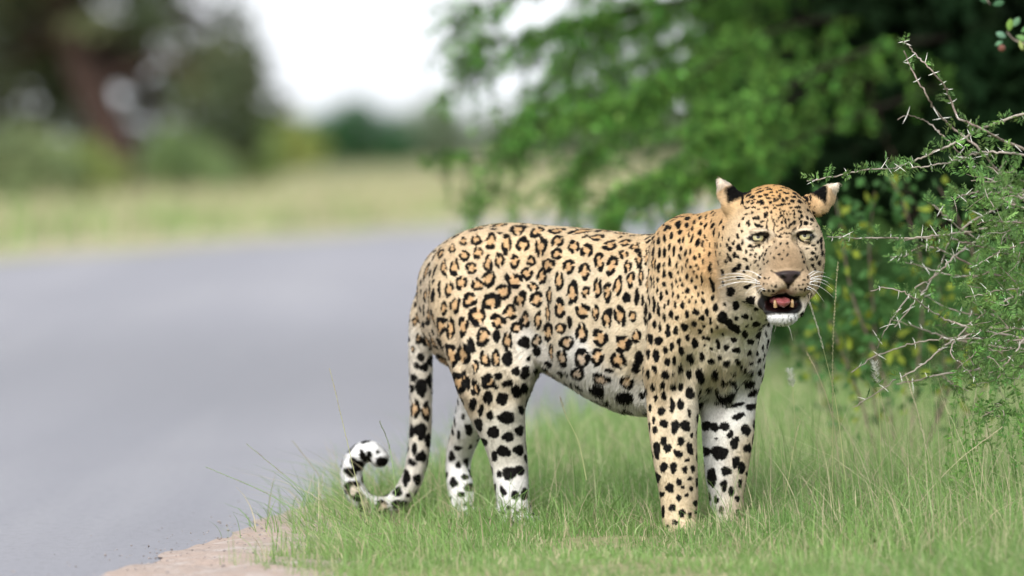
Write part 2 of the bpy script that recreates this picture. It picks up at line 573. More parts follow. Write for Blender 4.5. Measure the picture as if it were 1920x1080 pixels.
# ------------------------------------------------------------------ leopard coat: every marking is placed on the skin
# rows: x y rx ry [angle], in the units of an enlargement (origin, scale); '*' marks a rosette (ring with a tan middle)
FLANK = ((760, 390, 2.919), """
440 95 28 12 -20*;512 97 48 20 -10*;617 118 48 32 -15*;722 128 42 32 -20*;830 125 52 22 0*;962 128 68 24 -5*;1080 118 50 14 10*;1180 142 40 14 10*;
355 120 30 13 -35;318 185 22 25 10*;388 175 30 30 20*;467 178 30 50 5*;553 190 28 60 0*;645 200 38 45 20*;742 212 32 58 5*;832 182 36 32 -20*;
922 212 34 36 0*;992 232 36 40 30*;1048 162 45 20 0*;1120 205 42 28 -20*;1195 255 28 24 10*;1205 190 35 22 -10*;1258 215 26 24 -20*;258 225 22 25 15*;
195 250 22 30 20*;322 262 28 32 0*;397 245 28 38 10*;452 305 26 50 0*;516 285 28 45 0*;600 295 28 42 5*;690 292 28 30 0*;828 252 34 32 20*;
780 315 34 40 20*;895 320 34 42 10*;980 348 34 48 0*;1062 293 30 55 -5*;1130 315 34 58 15*;1215 320 20 40 10*;1280 290 15 45 0*;210 325 18 50 -5*;
268 325 26 50 10*;162 350 13 42 10;362 328 34 34 20*;455 390 40 45 20*;305 410 32 42 15*;240 445 26 45 10*;395 420 38 34 20*;540 460 42 45 30*;
600 400 50 42 40*;665 360 34 36 20*;750 375 30 45 5*;700 432 34 26 30*;840 400 26 55 0*;915 465 32 70 5*;988 460 22 38 10*;1052 440 26 58 0*;
1107 462 22 58 0*;1163 425 24 60 5*;1232 390 22 48 10*;1290 370 14 45 0*;1212 490 22 32 10;112 480 16 40 10*;150 480 12 40 5;185 440 10 42 0;
272 535 28 48 10*;350 505 36 45 20*;468 512 50 50 10*;210 548 18 42 0*;630 500 30 45 10*;718 500 40 45 10*;790 480 16 48 0*;845 550 34 58 0*;
970 565 42 42 10*;1040 572 20 48 0*;1105 605 30 58 10*;1175 590 32 62 -15*;1245 592 22 32 0*;1268 485 12 45 0;395 592 46 58 10*;505 620 45 38 30*;
575 570 38 45 0*;660 610 28 48 0*;725 615 24 52 0*;782 575 15 50 0*;315 650 28 60 5*;250 660 24 65 5*;190 652 26 55 0*;130 590 18 55 10*;
102 560 9 36 0;900 625 16 32 0;965 685 34 58 0*;1068 710 42 52 -30*;850 660 34 32 0*;610 655 38 30 20*;785 680 28 55 0*;885 740 40 38 0*;
1188 745 42 50 20*;1265 705 26 42 0*;425 705 38 58 10*;498 700 22 35 0;558 730 28 55 0*;655 735 32 34 0;720 728 28 38 20*;250 805 32 70 -15*;
320 800 30 60 -10*;362 750 18 46 -15;190 740 12 42 -25;435 830 30 45 -20*;495 825 25 48 0*;558 825 28 42 0;800 790 18 48 0*;862 825 28 55 -10*;
963 825 42 55 10*;1050 815 40 52 10*;1165 835 42 50 -20*;1282 820 28 40 0;790 856 24 18 20;722 785 24 30 0;290 960 32 62 -15*;330 950 22 60 -5*;
382 870 20 38 0*;455 950 38 44 0*;510 922 20 18 0;562 962 30 18 -15;605 895 24 26 0;945 908 40 36 0*;858 905 18 16 10;1075 937 55 28 15*;
1120 892 26 14 0;1212 955 40 36 0*;1262 878 22 32 0;390 985 18 42 0*;450 1040 26 34 0;525 1045 30 34 0;610 1005 30 36 0;370 1062 20 20 0;
1055 1002 48 28 20;960 978 34 14 35;1200 1042 45 34 10;1080 1056 36 12 15;1295 1030 18 20 0;655 905 26 40 10;650 990 18 30 0;215 850 9 40 -25;
70 600 18 26 0*;98 640 12 20 0;75 715 20 30 0*;40 770 10 24 0*;85 820 18 22 0;62 860 14 16 0;105 870 14 24 0;128 840 12 24 0;45 930 12 26 0*;90 990 22 44 0;135 950 12 36 0;
1330 440 9 60 0;1345 330 8 44 6;1325 240 12 40 20;1318 560 10 40 0;1330 640 10 34 0;1345 720 12 28 0;1330 800 12 26 0""")
REAR = ((600, 560, 2.25), """
580 355 25 45 -20*;615 345 18 42 -15*;655 375 15 35 0*;703 338 20 22 0;735 372 20 12 0;752 328 16 16 0;790 358 24 14 -15;830 392 24 28 0;
768 428 26 26 0;707 420 20 26 0;645 447 15 28 0;680 473 12 25 0;718 492 16 20 0;850 470 14 20 0;788 503 36 27 0;668 533 17 28 -20;728 565 24 27 0;
793 585 27 19 0;843 558 20 22 0;690 608 18 18 0;775 645 32 24 20;840 640 23 24 0;735 665 13 25 0;868 675 8 20 0;797 738 32 27 0;845 725 22 21 0;
755 740 12 16 0;772 815 13 25 -10;822 828 18 20 0;865 825 18 27 0;740 825 12 18 0;795 885 12 10 0;860 935 18 10 0;770 905 12 10 0;818 945 10 8 0;
850 975 20 9 0;798 938 10 8 0;930 940 15 8 20;860 890 14 8 0;782 965 12 8 0;905 912 12 6 20;835 905 9 6 0;880 960 10 6 10;628 553 18 24 0;605 500 8 14 0;
585 575 8 18 0;555 665 14 23 0;583 705 12 19 0;617 688 12 20 0;657 680 17 21 0;690 690 17 22 0;634 625 8 10 0;527 720 8 16 0;562 776 16 23 0;
613 752 18 15 0;665 742 12 13 0;595 825 15 14 0;637 797 20 19 0;548 845 8 10 0;575 893 8 8 0;612 928 12 10 0;645 905 8 13 0;655 860 8 10 0;
610 870 8 6 0;627 858 8 6 0;580 630 17 12 0;692 722 12 18 0;400 100 10 18 0*;445 180 13 18 0;412 172 10 22 0*;423 245 14 13 0;440 290 16 19 0;
408 287 10 13 0;468 262 10 20 0;396 335 13 17 0;388 382 9 15 0;428 375 22 36 0;462 350 12 26 0;400 465 18 38 0*;448 478 17 40 0*;425 560 21 36 0;
387 560 9 28 0;457 600 9 32 0;397 635 10 23 0;430 668 19 23 0;385 690 15 15 0;362 755 14 32 0;410 765 17 21 0;332 868 28 18 -10;325 815 22 14 -35;
262 880 28 27 0*;185 870 23 34 -15*;140 810 30 42 -30*;127 732 22 20 0;160 700 26 22 40;182 665 12 26 -25;208 672 9 20 -10;266 692 24 17 -10""")
FRONT = ((1160, 560, 2.25), """
72 10 8 16;100 15 6 20;125 20 8 14;150 30 7 30;168 55 8 22;188 25 6 20;210 15 8 12;240 22 8 16;268 30 9 16;193 80 8 20;222 68 9 18;245 82 10 15;
288 68 10 16;325 55 12 14;352 80 10 10;372 62 8 16;388 95 7 14;358 10 8 10;405 38 9 15;425 15 8 12;130 75 9 22;152 110 9 18;175 120 7 20;
207 138 12 27;241 137 12 18;278 118 16 17 20;318 107 12 14;342 137 10 12;392 135 6 12;112 95 5 20;132 165 9 18;168 178 19 18;257 182 11 16;
292 165 9 14;322 188 13 22;360 165 8 9;378 170 5 5;418 190 10 23 -10;392 215 7 10;362 197 6 6;198 217 11 18;224 204 9 16;264 223 14 20;
300 253 18 21;352 246 13 22;390 265 16 14;427 250 9 12;455 207 12 14;203 269 14 17;233 260 10 18;158 240 14 28 -10;258 297 11 22;293 320 13 20;
343 325 16 31;405 318 20 19;455 275 18 11;125 320 9 17;150 300 10 20 -20;198 322 15 17 40;227 322 7 12;145 375 12 17;188 365 12 17;230 373 11 17;
260 373 11 20;302 400 19 30 -10;376 377 17 15;340 445 18 24;417 390 10 14;158 420 9 15;190 410 11 20 -20;225 450 12 30;261 448 15 26;298 483 8 18 -10;
180 476 17 18;133 460 7 16;115 400 5 20;108 350 6 14;193 527 17 17;147 515 7 16;153 555 12 18;130 545 6 24;236 543 17 28;283 537 25 22 30;
190 600 15 20;263 601 16 17;208 632 16 21;160 640 17 36;252 655 20 18 20;302 635 14 26 -20;135 675 9 25;188 713 17 21;232 715 15 26;278 722 12 14;
288 682 10 9;162 757 17 22;215 800 17 22;255 775 11 17;270 795 10 8;288 828 9 8;253 840 14 14;313 718 8 18;325 862 9 14;300 760 12 8;305 805 10 12;
180 825 10 14;225 885 16 17;187 900 9 28;267 905 13 21;238 945 14 13;300 915 10 16;262 980 14 11;187 970 8 10;210 960 10 6;325 900 7 10;160 830 6 16;
230 1005 10 7;300 975 10 8;478 355 16 13;545 357 25 20 -20;445 350 8 17;450 420 32 19;505 447 28 10 -10;567 400 24 13 -30;508 495 28 13 -15;570 455 28 12 -35;
363 538 18 21;402 540 18 23;445 540 24 19;540 556 20 25;470 572 12 17 20;410 592 8 6;490 610 17 30 15;547 632 18 19;365 645 16 24;422 652 35 31;
355 690 10 20;453 728 20 21 30;495 690 16 29 30;520 715 18 24 15;390 755 22 38;540 740 8 10;445 790 17 25;475 815 11 25;512 780 10 19;412 850 12 18;
435 890 10 16;500 845 12 14;535 825 6 19;472 948 14 13;505 910 10 18;420 970 8 12;465 1018 10 8;490 980 10 9;343 580 6 16;440 80 20 27 -25;490 125 25 16 25;
466 104 20 16 30;495 25 15 19;533 73 15 12;555 12 20 16;580 42 8 10;582 110 18 11 -10;590 150 17 21;533 150 13 17;555 182 16 13;498 218 18 13 10;
550 230 10 13;582 232 9 13;608 210 6 14;500 267 10 12;525 298 8 8;513 285 8 9;555 272 12 9;545 310 14 8;590 310 9 18;612 283 9 17;608 348 9 15;
620 150 5 12;640 155 5 14;635 200 4 12;628 240 4 10;480 320 12 8;415 120 6 10;440 150 6 9""")
HEADN = ((1280, 310, 3.273), """
25 370 14 16;35 325 22 15;70 350 12 15;115 358 10 13;60 388 10 15;103 412 14 17;35 425 8 23;57 450 12 29 15;5 470 8 29;93 480 19 26 25;45 530 8 20;
15 545 8 20;75 566 13 16;103 560 8 15;30 605 8 29;24 680 10 23;55 708 9 19;90 688 7 10;48 628 9 12;95 632 8 10;125 590 7 21;165 547 8 17;130 505 5 26;
133 440 6 19;142 375 10 28 15;195 415 9 27;185 375 10 20 20;225 425 5 18;235 350 6 23 10;200 485 5 14;232 490 5 10;207 540 5 23 -10;225 600 7 16;
172 630 14 42 -5;188 730 20 45 -15;117 700 7 36;77 748 12 16;28 770 14 18;128 780 7 13;95 795 8 15;42 832 8 14;60 812 7 12;77 842 8 8;130 834 14 17;
5 865 8 21;85 898 16 24 -30;150 910 10 27 -15;25 920 13 23;70 972 17 19;120 937 11 19 -30;172 958 8 19;10 1000 18 17;137 988 9 12;104 1020 13 17;
180 1018 10 17;133 1058 12 14;30 1060 14 18;185 815 14 21;222 835 10 19;262 848 9 15;205 870 14 27;300 770 26 30 20;330 860 20 27 -10;415 833 26 26 -20;
452 880 12 15;383 925 22 17;240 935 24 38 -25;290 985 20 34 -35;338 1018 17 19;380 1035 18 21;448 975 24 20;465 1035 20 27;420 940 8 11;397 985 6 12;
508 1035 8 17;540 1045 8 17;252 655 10 19;255 720 9 19;395 745 26 13 -10;350 690 22 9;30 300 14 8;95 305 14 8;145 305 8 17 15;185 285 6 17 15;
172 345 7 20 20;115 325 11 12;215 290 5 12 10;268 590 7 18;
335 437 11 15;310 473 8 11;292 514 11 15;345 505 16 20 -20;322 548 10 18;295 578 9 15;280 555 7 14;340 560 6 10;320 642 14 13;348 620 12 19;399 627 11 11;
385 577 16 9 25;380 655 7 10;412 550 8 8;388 528 8 13;370 468 8 15;360 397 8 10;400 350 12 15;375 325 10 8;345 370 8 11;440 558 7 7;445 588 8 6;
420 610 5 6;470 570 6 12 20;490 550 5 13 30;275 490 7 11;285 455 5 9;410 490 12 12;440 500 18 7 -20;472 490 10 7;420 520 10 5;445 545 8 5;
365 205 10 26 15;410 185 14 10;425 200 15 7 -10;465 163 22 8 -15;505 150 20 7 -10;478 193 13 7;526 203 12 7;487 232 15 10 -20;510 265 14 7;440 232 10 7 -15;
470 250 9 6 -20;460 275 10 6;425 265 8 5;400 262 10 6 -20;507 301 12 11 -20;450 325 17 10 10;545 290 7 7;537 230 7 8;558 205 6 7;585 208 11 8;
562 265 7 7;595 188 9 14;615 215 9 14;640 205 9 11;672 220 11 8;635 172 17 8 10;690 160 15 10 10;680 195 13 8 10;720 228 13 8 20;707 258 14 7;
652 240 9 6;715 287 10 8;735 305 8 13 -20;763 318 8 15 -20;745 205 10 11;785 205 8 20 -15;760 250 7 8;768 355 22 14;800 335 11 15 -20;815 290 6 10;
680 345 8 11;690 392 11 7;655 330 6 10;640 302 7 10;540 132 20 6;590 142 22 6;640 142 17 6;520 358 6 26 4;456 370 26 9;558 350 6 22;722 345 6 24 -8;
430 165 12 6 -15;560 165 14 6;610 150 12 6;660 172 10 6;720 185 10 7;575 235 7 6;600 245 12 6;625 265 7 7;690 285 8 8;660 290 6 8;580 290 6 8;610 290 6 9;
865 420 7 12;835 380 8 13;850 458 9 19 10;868 455 6 17;850 500 8 18;828 470 7 13;822 565 9 12;855 540 9 15 10;800 540 14 7;795 575 10 9;837 598 8 13;
815 635 8 11;800 612 8 11;775 480 13 6 10;802 492 10 6;815 512 6 7;768 515 8 5;838 425 5 9;785 390 8 6;850 350 6 10;
475 692 5 5;502 695 5 5;530 693 5 4;470 726 6 6;495 732 7 6;520 735 7 6;546 738 6 6;572 738 5 5;498 765 5 5;530 770 5 5;560 772 5 5;590 768 4 4;
770 690 5 5;745 702 5 4;715 736 6 5;740 733 7 6;765 732 7 6;786 724 6 6;698 762 4 4;725 765 5 5;750 765 5 5;776 757 5 5;
575 375 5 10;590 400 9 5 -20;610 420 10 5 10;640 405 9 5 -15;625 380 6 8;600 355 6 8;665 375 7 6;640 345 6 9;655 405 7 5;575 425 9 5;610 325 5 8;
630 325 5 8;660 312 5 6;585 320 5 8;540 330 5 8;672 425 9 5 15;605 440 9 4;640 440 8 4;480 640 6 5;465 615 6 6;500 500 5 8 20;515 520 4 9 20;508 548 5 10 15;498 578 5 9;530 500 4 6;540 545 3.5 8;702 482 4 8 -15;715 505 4 9 -15;726 532 5 9 -10;735 562 5 8;745 592 5 8;562 472 4 6;600 482 3.5 5;640 477 3.5 5;577 503 3.5 6;652 502 3.5 6;620 522 3.5 5;590 545 3.5 5;640 548 3.5 5;612 575 3 4;560 570 3.5 5;500 610 5 6;520 590 4 8 30""")

SHOULDER = ((1190, 380, 5.4), """
385 165 20 22 30;440 155 25 30 40;545 110 22 10;540 160 38 24;645 128 24 12;665 155 18 24 25;440 220 30 42 25;527 233 24 26;605 197 17 26;675 215 16 20;725 140 12 30 15;
790 100 12 34 30;805 118 10 26 25;715 240 13 42 15;770 190 11 28 20;793 238 16 34 30;870 205 11 38 20;898 258 8 20;320 260 18 44 25;358 258 16 22 20;300 232 18 20 40;
240 315 14 26 25;215 295 14 22 45;375 333 22 40 15;460 302 26 30 20;302 365 20 36;240 395 17 36 10;192 360 18 26 20;135 400 14 34 40;583 268 14 26 20;545 323 12 36 5;
655 302 22 30 25;580 365 17 48 20;640 412 26 44 25;455 395 16 26;490 385 14 30;470 465 16 28 20;710 348 10 26;735 370 7 24;685 415 6 34;700 450 6 54;760 432 6 28;
820 425 8 30;873 430 8 18;805 305 11 48 8;855 325 9 34 5;890 360 6 24;350 460 15 42 5;400 490 15 52 -3;303 500 16 60;253 510 17 50;190 490 12 64 8;148 475 10 36;
120 560 18 85*;190 610 24 70*;42 575 32 95 8*;240 660 22 56;300 640 12 36;305 720 17 46;357 600 15 54;460 550 16 34 -20;512 515 14 34 8;560 497 12 40 8;610 557 20 28;
655 545 14 26 15;690 598 13 40;757 525 14 28;830 510 10 38 -15;870 515 7 14;855 610 12 28 -10;425 637 14 34 5;478 670 11 36;525 640 10 26;540 595 10 30 15;570 655 13 20;
622 640 10 15;643 668 12 17;603 702 10 16;443 713 13 22;365 735 24 40 -10;528 740 16 40;577 790 16 34;635 755 12 18;680 770 9 66;770 665 17 70 -3;790 825 28 80 -15;
420 795 12 26;460 785 10 28;485 830 14 22;385 848 13 30;437 855 8 18;300 828 26 28;235 790 14 30;62 760 24 80*;130 820 16 95*;170 800 8 70;195 800 8 70;232 890 10 44;
325 912 14 32;270 950 18 52;387 930 14 38;443 953 14 26;485 907 10 16;535 893 22 32 -20;615 858 15 25;643 930 13 28;695 907 12 22;513 963 9 11;557 995 14 22;585 960 12 18;
615 1008 13 20;697 998 22 26;20 950 22 85;80 985 16 70;155 955 16 40 15;195 1010 12 65;340 1010 14 34;415 1030 15 40;487 1045 18 38;235 1045 12 38;300 1055 12 28;790 965 22 32""")
BROW = ((1385, 340, 9.818), """
65 330 22 75 10;85 390 18 35;190 262 45 28 -25;245 292 52 20 -15;145 225 20 18;270 150 45 12 -25;370 150 55 16 -15;375 195 75 18 -20;510 242 45 20 -15;395 283 45 18 -5;
285 342 35 15 -10;180 372 40 15 -15;265 402 32 20 -25;385 370 55 20 -30;435 405 38 30 -30;580 390 28 25 -15;550 310 40 20 10;660 342 20 28;710 322 22 25 10;600 200 30 12;
630 265 30 12;560 150 40 18;670 90 40 14 15;770 170 32 14;850 130 80 16 8;875 215 50 16 8;885 318 28 28 20;815 350 32 32 -20;760 265 22 45;700 200 18 20;780 430 75 20;
650 432 18 12;925 420 35 15 5;990 368 35 22 20;1010 285 48 18 10;1040 170 55 30 35;1045 235 55 22 15;1110 298 40 16 20;1130 385 45 25 35;1210 290 55 22 35;1205 360 30 12 20;
1310 300 22 45 -20;1335 365 16 25 -15;1300 405 25 12 30;1275 460 28 14 35;1095 480 52 20 10;950 483 28 14;1275 535 32 30;1120 560 40 26 30;1160 635 30 20 40;1255 660 20 42 -25;
1375 645 35 22 45;1350 710 40 25 45;1385 570 16 25 -20;1400 490 12 18;500 497 50 22 -10;665 495 28 20 -20;495 610 36 45 30;605 575 24 18;690 615 15 14;605 655 14 22;
365 520 28 16 -30;270 488 38 14 -20;165 490 40 16 -20;235 575 26 16 -30;140 600 28 16 -30;85 685 35 18 -35;110 465 25 10;295 685 32 30 -20;350 680 25 38 35;425 735 35 18 -25;
170 755 28 45 25;195 810 16 28 25;305 810 32 20;385 825 55 22 12;60 900 18 45 10;15 805 16 30 15;640 715 18 30;655 780 14 40;640 880 14 50;660 935 16 18;510 740 13 40 30;
505 800 12 66;525 880 12 42 -15;1110 690 13 30 -30;1150 760 12 56 -10;1130 850 12 56 15;700 740 18 18;740 690 12 30;720 830 25 14 -20;790 770 12 25;770 660 10 30;830 660 12 30;
860 700 10 30;820 710 10 25;850 760 10 30;805 860 18 10;920 690 16 24;925 820 18 28;965 780 22 24 -30;1020 750 26 32 -30;1025 670 18 20;1030 605 16 22;960 600 15 15;
1005 540 24 14;915 550 15 12;880 600 14 14;850 545 16 14;800 530 16 16;760 510 14 16;730 560 12 10;780 580 14 25;830 590 12 20;800 625 12 25;770 890 26 12 -25;725 920 22 16 -20;
1050 880 22 35 -20;1000 900 25 20;820 950 35 10 -5;780 995 35 12 -30;870 960 15 14;935 965 28 14;960 980 14 22;1025 990 14 40 10;680 1000 16 25;720 1010 14 14;900 860 20 12;
860 830 10 20;1240 770 36 35;1335 790 22 22;1490 830 14 45 -10;1440 820 12 22;1530 870 12 30;1550 970 12 40""")

COATMAP = """1100 560 226 208 178;1150 560 226 206 174;1000 430 228 202 164;900 440 226 200 164;1100 445 228 202 164;1180 450 224 196 156;900 560 224 204 174;930 700 226 212 188;
950 830 226 220 208;962 940 224 222 218;870 720 218 200 172;830 560 220 198 164;1080 690 234 230 222;1150 742 236 232 226;1015 682 234 228 218;1040 600 226 210 182;
1160 640 228 212 184;1260 480 224 196 156;1240 600 226 204 170;1290 560 224 194 152;1330 500 220 180 130;1330 600 228 206 172;1390 640 238 232 220;1340 690 234 220 194;
1400 710 240 237 230;1250 760 224 202 168;1292 770 234 224 206;1240 860 222 204 174;1286 860 226 208 178;1260 950 218 198 166;1330 850 238 238 236;1400 850 224 204 172;
1370 780 238 236 230;1340 925 236 236 234;1386 940 218 194 158;1290 420 216 174 122;1400 585 240 234 222;1372 560 234 214 184;1450 370 206 160 102;1470 415 202 160 108;
1390 470 218 194 156;1385 440 214 184 140;1375 505 224 202 166;1430 415 212 176 128;1505 412 212 176 128;1405 495 222 202 170;1402 512 234 224 206;1470 480 110 88 64;1474 462 172 140 102;1434 482 206 186 156;1434 500 208 186 152;1510 480 206 186 156;1511 498 208 186 152;1476 495 104 86 66;1463 492 114 92 68;1488 491 114 92 68;1466 476 112 90 66;1440 520 200 158 108;1500 525 200 158 108;1455 545 222 212 194;1492 545 222 212 194;1535 470 216 188 146;
1411 462 236 228 212;1520 460 236 228 212;1467 603 246 246 246;1445 452 214 186 146;1490 449 214 186 146;1443 478 190 164 130;1501 476 190 164 130;790 600 222 204 176;790 700 226 218 204;788 800 226 218 202;
778 885 230 224 214;664 905 244 244 244;700 846 250 250 250;722 950 240 238 234;1352 380 222 198 164;1545 390 222 196 160;858 900 240 238 236;880 790 240 238 236;1400 350 206 160 102;1510 370 206 160 102;1340 430 222 184 136;1370 480 226 192 146;1436 690 226 202 166;1425 600 240 234 222;1415 431 232 220 200;1517 428 232 220 200"""

def srgb(c):
    c = np.asarray(c, float) / 255.0
    return np.where(c <= 0.04045, c / 12.92, ((c + 0.055) / 1.055) ** 2.4)

def wobble(P, f, seed, n=7):
    r = np.random.default_rng(seed)
    o = np.zeros(len(P))
    for i in range(n):
        k = r.normal(size=3); k *= f * r.uniform(.6, 1.6) / np.linalg.norm(k)
        o += np.sin(P @ k + r.uniform(0, 6.28))
    return o / math.sqrt(n / 2)

def face_normals(V, F):
    n = np.cross(V[F[:, 2]] - V[F[:, 0]], V[F[:, 3]] - V[F[:, 1]])
    a = np.linalg.norm(n, axis=1)
    return n / (a[:, None] + 1e-12), a * 0.5

class Coat:
    def __init__(s, V, F):
        s.V, s.F = V, F
        s.N = vert_normals(V, F)
        s.tree = BVHTree.FromPolygons(V.tolist(), F.tolist())
        s.eye = np.array((0, 0, CAM_H))
        s.spots = []                                   # centre, v1, v2, normal, ring?, seed
        s.ctrl = []
        for li, ((ox, oy, sc), txt) in enumerate((FLANK, REAR, FRONT, HEADN, SHOULDER, BROW)):
            for row in txt.replace('\n', '').split(';'):
                if not row.strip(): continue
                ring = row.strip().endswith('*')
                v = [float(t) for t in row.replace('*', '').split()]
                X_, Y_ = ox + v[0] / sc, oy + v[1] / sc
                if li < 4 and 1206 < X_ < 1352 and Y_ < 572: continue
                if li < 4 and 1385 < X_ < 1556 and Y_ < 440: continue
                g = (1.02 if ring else 1.03) * (1.10 if li == 1 and X_ < 806 else 1.0) * (1.7 if li < 4 and v[2] < 5.6 and v[3] < 5.6 else 1.0) * (1.22 if X_ > 1356 and Y_ < 520 else 1.0) / sc
                s.add_px(ox + v[0] / sc, oy + v[1] / sc, v[2] * g, v[3] * g, v[4] if len(v) > 4 else 0, ring)
        for row in COATMAP.replace('\n', '').split(';'):
            v = [float(t) for t in row.split()]
            h = s.cast(v[0], v[1])
            if h is None: continue
            c = srgb(v[2:]) * 0.82
            s.ctrl.append((h[0], c))
        extra = []
        for p, c in s.ctrl:                            # the other flank mirrors this one
            b = wb(p)
            if b[0] < .30 and abs(b[1]) > .05 and b[2] > .25:
                b[1] *= -1; extra.append((BO + BM.T @ b, c))
        s.ctrl += extra
        s.fill()
        s.CP = np.array([p for p, c in s.ctrl]); s.CC = np.array([c for p, c in s.ctrl])
    def cast(s, px, py):
        d = unit(at(px, py, 10.0) - s.eye)
        h = s.tree.ray_cast(Vector(s.eye), Vector(d))
        if h[0] is None: return None
        i = s.tree.find_nearest(h[0])[2]
        n = unit(s.N[s.F[i]].mean(0))
        return np.array(h[0]), n, d
    def add_px(s, px, py, rx, ry, ang, ring):
        h = s.cast(px, py)
        if h is None: return
        p, n, d = h
        m = np.linalg.norm(p - s.eye) / FPX
        a = math.radians(ang)
        ex, ey = np.array((1., 0, 0)), np.array((0, 0, 1.))
        e1 = (ex * math.cos(a) - ey * math.sin(a)) * rx * m
        e2 = (ex * math.sin(a) + ey * math.cos(a)) * ry * m
        q = -(d @ n)
        if q < .4:
            n = unit(n - d * (.4 - q)); q = max(-(d @ n), .35)
        v1 = e1 - d * (e1 @ n) / (d @ n); v2 = e2 - d * (e2 @ n) / (d @ n)
        s.spots.append((p, v1, v2, n, ring, len(s.spots)))
    def fill(s):
        """markings on every side that the photograph does not show"""
        r = np.random.default_rng(3)
        C = [q[0] for q in s.spots]; R = [0.5 * (np.linalg.norm(q[1]) + np.linalg.norm(q[2])) for q in s.spots]
        C = np.array(C); R = np.array(R)
        vd = s.V - s.eye; vd /= np.linalg.norm(vd, axis=1)[:, None]
        hid = np.where(-(vd * s.N).sum(1) < .22)[0]
        Bv = (s.V - BO) @ BM.T
        hh = (s.V - HO) @ HB.T
        cand = r.permutation(hid)[:9000]
        for i in cand:
            p, n = s.V[i], s.N[i]
            if hh[i, 1] > -.10 and np.linalg.norm(hh[i]) < .3: rr = .006
            elif Bv[i, 2] < .30 or Bv[i, 0] > .12: rr = r.uniform(.009, .013)
            else: rr = r.uniform(.017, .023)
            d = np.linalg.norm(C - p, axis=1) - R - rr * 1.12
            if d.min() < .003: continue
            t1 = unit(np.cross(n, (.3, .2, .9))); t2 = np.cross(n, t1)
            s.spots.append((p, t1 * rr, t2 * rr * r.uniform(.9, 1.2), n, rr > .015, len(s.spots)))
            C = np.vstack([C, p]); R = np.append(R, rr)
        # small flecks in the wider gaps of the coat
        ok = np.where((np.linalg.norm(hh, axis=1) > .20) & (Bv[:, 2] > .05))[0]
        for i in r.permutation(ok)[:7000]:
            p, n = s.V[i], s.N[i]; rr = r.uniform(.0055, .0095)
            d = np.linalg.norm(C - p, axis=1) - R - rr
            if d.min() < .0062: continue
            t1 = unit(np.cross(n, (.1, .9, .3))); t2 = np.cross(n, t1)
            s.spots.append((p, t1 * rr * .85, t2 * rr * 1.2, n, False, len(s.spots)))
            C = np.vstack([C, p]); R = np.append(R, rr)
    def base(s, P):
        o = np.zeros((len(P), 3)); w = np.zeros(len(P))
        for p, c in zip(s.CP, s.CC):
            k = np.exp(-((P - p) ** 2).sum(1) / (2 * .034 ** 2)) + 1e-9
            o += k[:, None] * c; w += k
        return o / w[:, None]
    def color(s, P, N, c=None):
        c = s.base(P) if c is None else c
        c = c * (1 + .05 * wobble(P, 90, 5) + .06 * wobble(P, 1300, 6, 5))[:, None]
        j = np.stack([wobble(P, 240, 11), wobble(P, 240, 12), wobble(P, 240, 13)], 1) * .0008
        j += np.stack([wobble(P, 700, 14, 5), wobble(P, 700, 15, 5), wobble(P, 700, 16, 5)], 1) * .0006
        Q = P + j
        order = np.argsort(Q[:, 0]); xs = Q[order, 0]
        dark = np.zeros(len(P)); tan = np.zeros(len(P))
        for p, v1, v2, n, ring, sd in s.spots:
            ext = max(np.linalg.norm(v1), np.linalg.norm(v2)) * 1.35 + .003
            a, b = np.searchsorted(xs, (p[0] - ext, p[0] + ext))
            idx = order[a:b]
            D = Q[idx] - p
            k = ((D ** 2).sum(1) < ext * ext * 1.5) & ((N[idx] @ n) > .05)
            idx = idx[k]; D = D[k]
            if not len(idx): continue
            M = np.linalg.inv(np.stack([v1, v2, n], 1))
            ab = D @ M.T
            r = np.hypot(ab[:, 0], ab[:, 1]); ph = np.arctan2(ab[:, 1], ab[:, 0])
            rg = np.random.default_rng(1000 + sd)
            L = 0.5 * (np.linalg.norm(v1) + np.linalg.norm(v2))
            soft = min(.5, .0016 / L)
            if ring:
                u = rg.uniform(0, 6.28, 4)
                g = .5 * np.cos(2 * ph + u[0]) + .6 * np.cos(3 * ph + u[1]) + .35 * np.cos(5 * ph + u[2])
                out = 1.0 + .07 * np.cos(3 * ph + u[3])
                inn = np.clip(.42 - .10 * np.cos(2 * ph + u[0] + .6), .28, .56)
                inn = inn + np.clip(g - .55, 0, 1) * 2.4                    # breaks in the ring
                f = np.clip((out - r) / soft + .5, 0, 1) * np.clip((r - inn) / soft + .5, 0, 1)
                tan[idx] = np.maximum(tan[idx], np.clip((.80 - r) / .25, 0, 1))
            else:
                u = rg.uniform(0, 6.28, 3)
                out = 1.0 + .06 * np.cos(2 * ph + u[0]) + .07 * np.cos(3 * ph + u[1]) + .03 * np.cos(5 * ph + u[2])
                f = np.clip((out - r) / soft + .5, 0, 1)
            dark[idx] = np.maximum(dark[idx], f)
        white = np.clip((c[:, 2] - .48) / .18, 0, 1)
        tc = srgb((213, 172, 122)) * .82
        c = c + (tc - c) * (tan * (.80 - .35 * white))[:, None]
        c, bare = s.head_marks(P, N, c, dark)
        return np.clip(c, .003, .9), bare
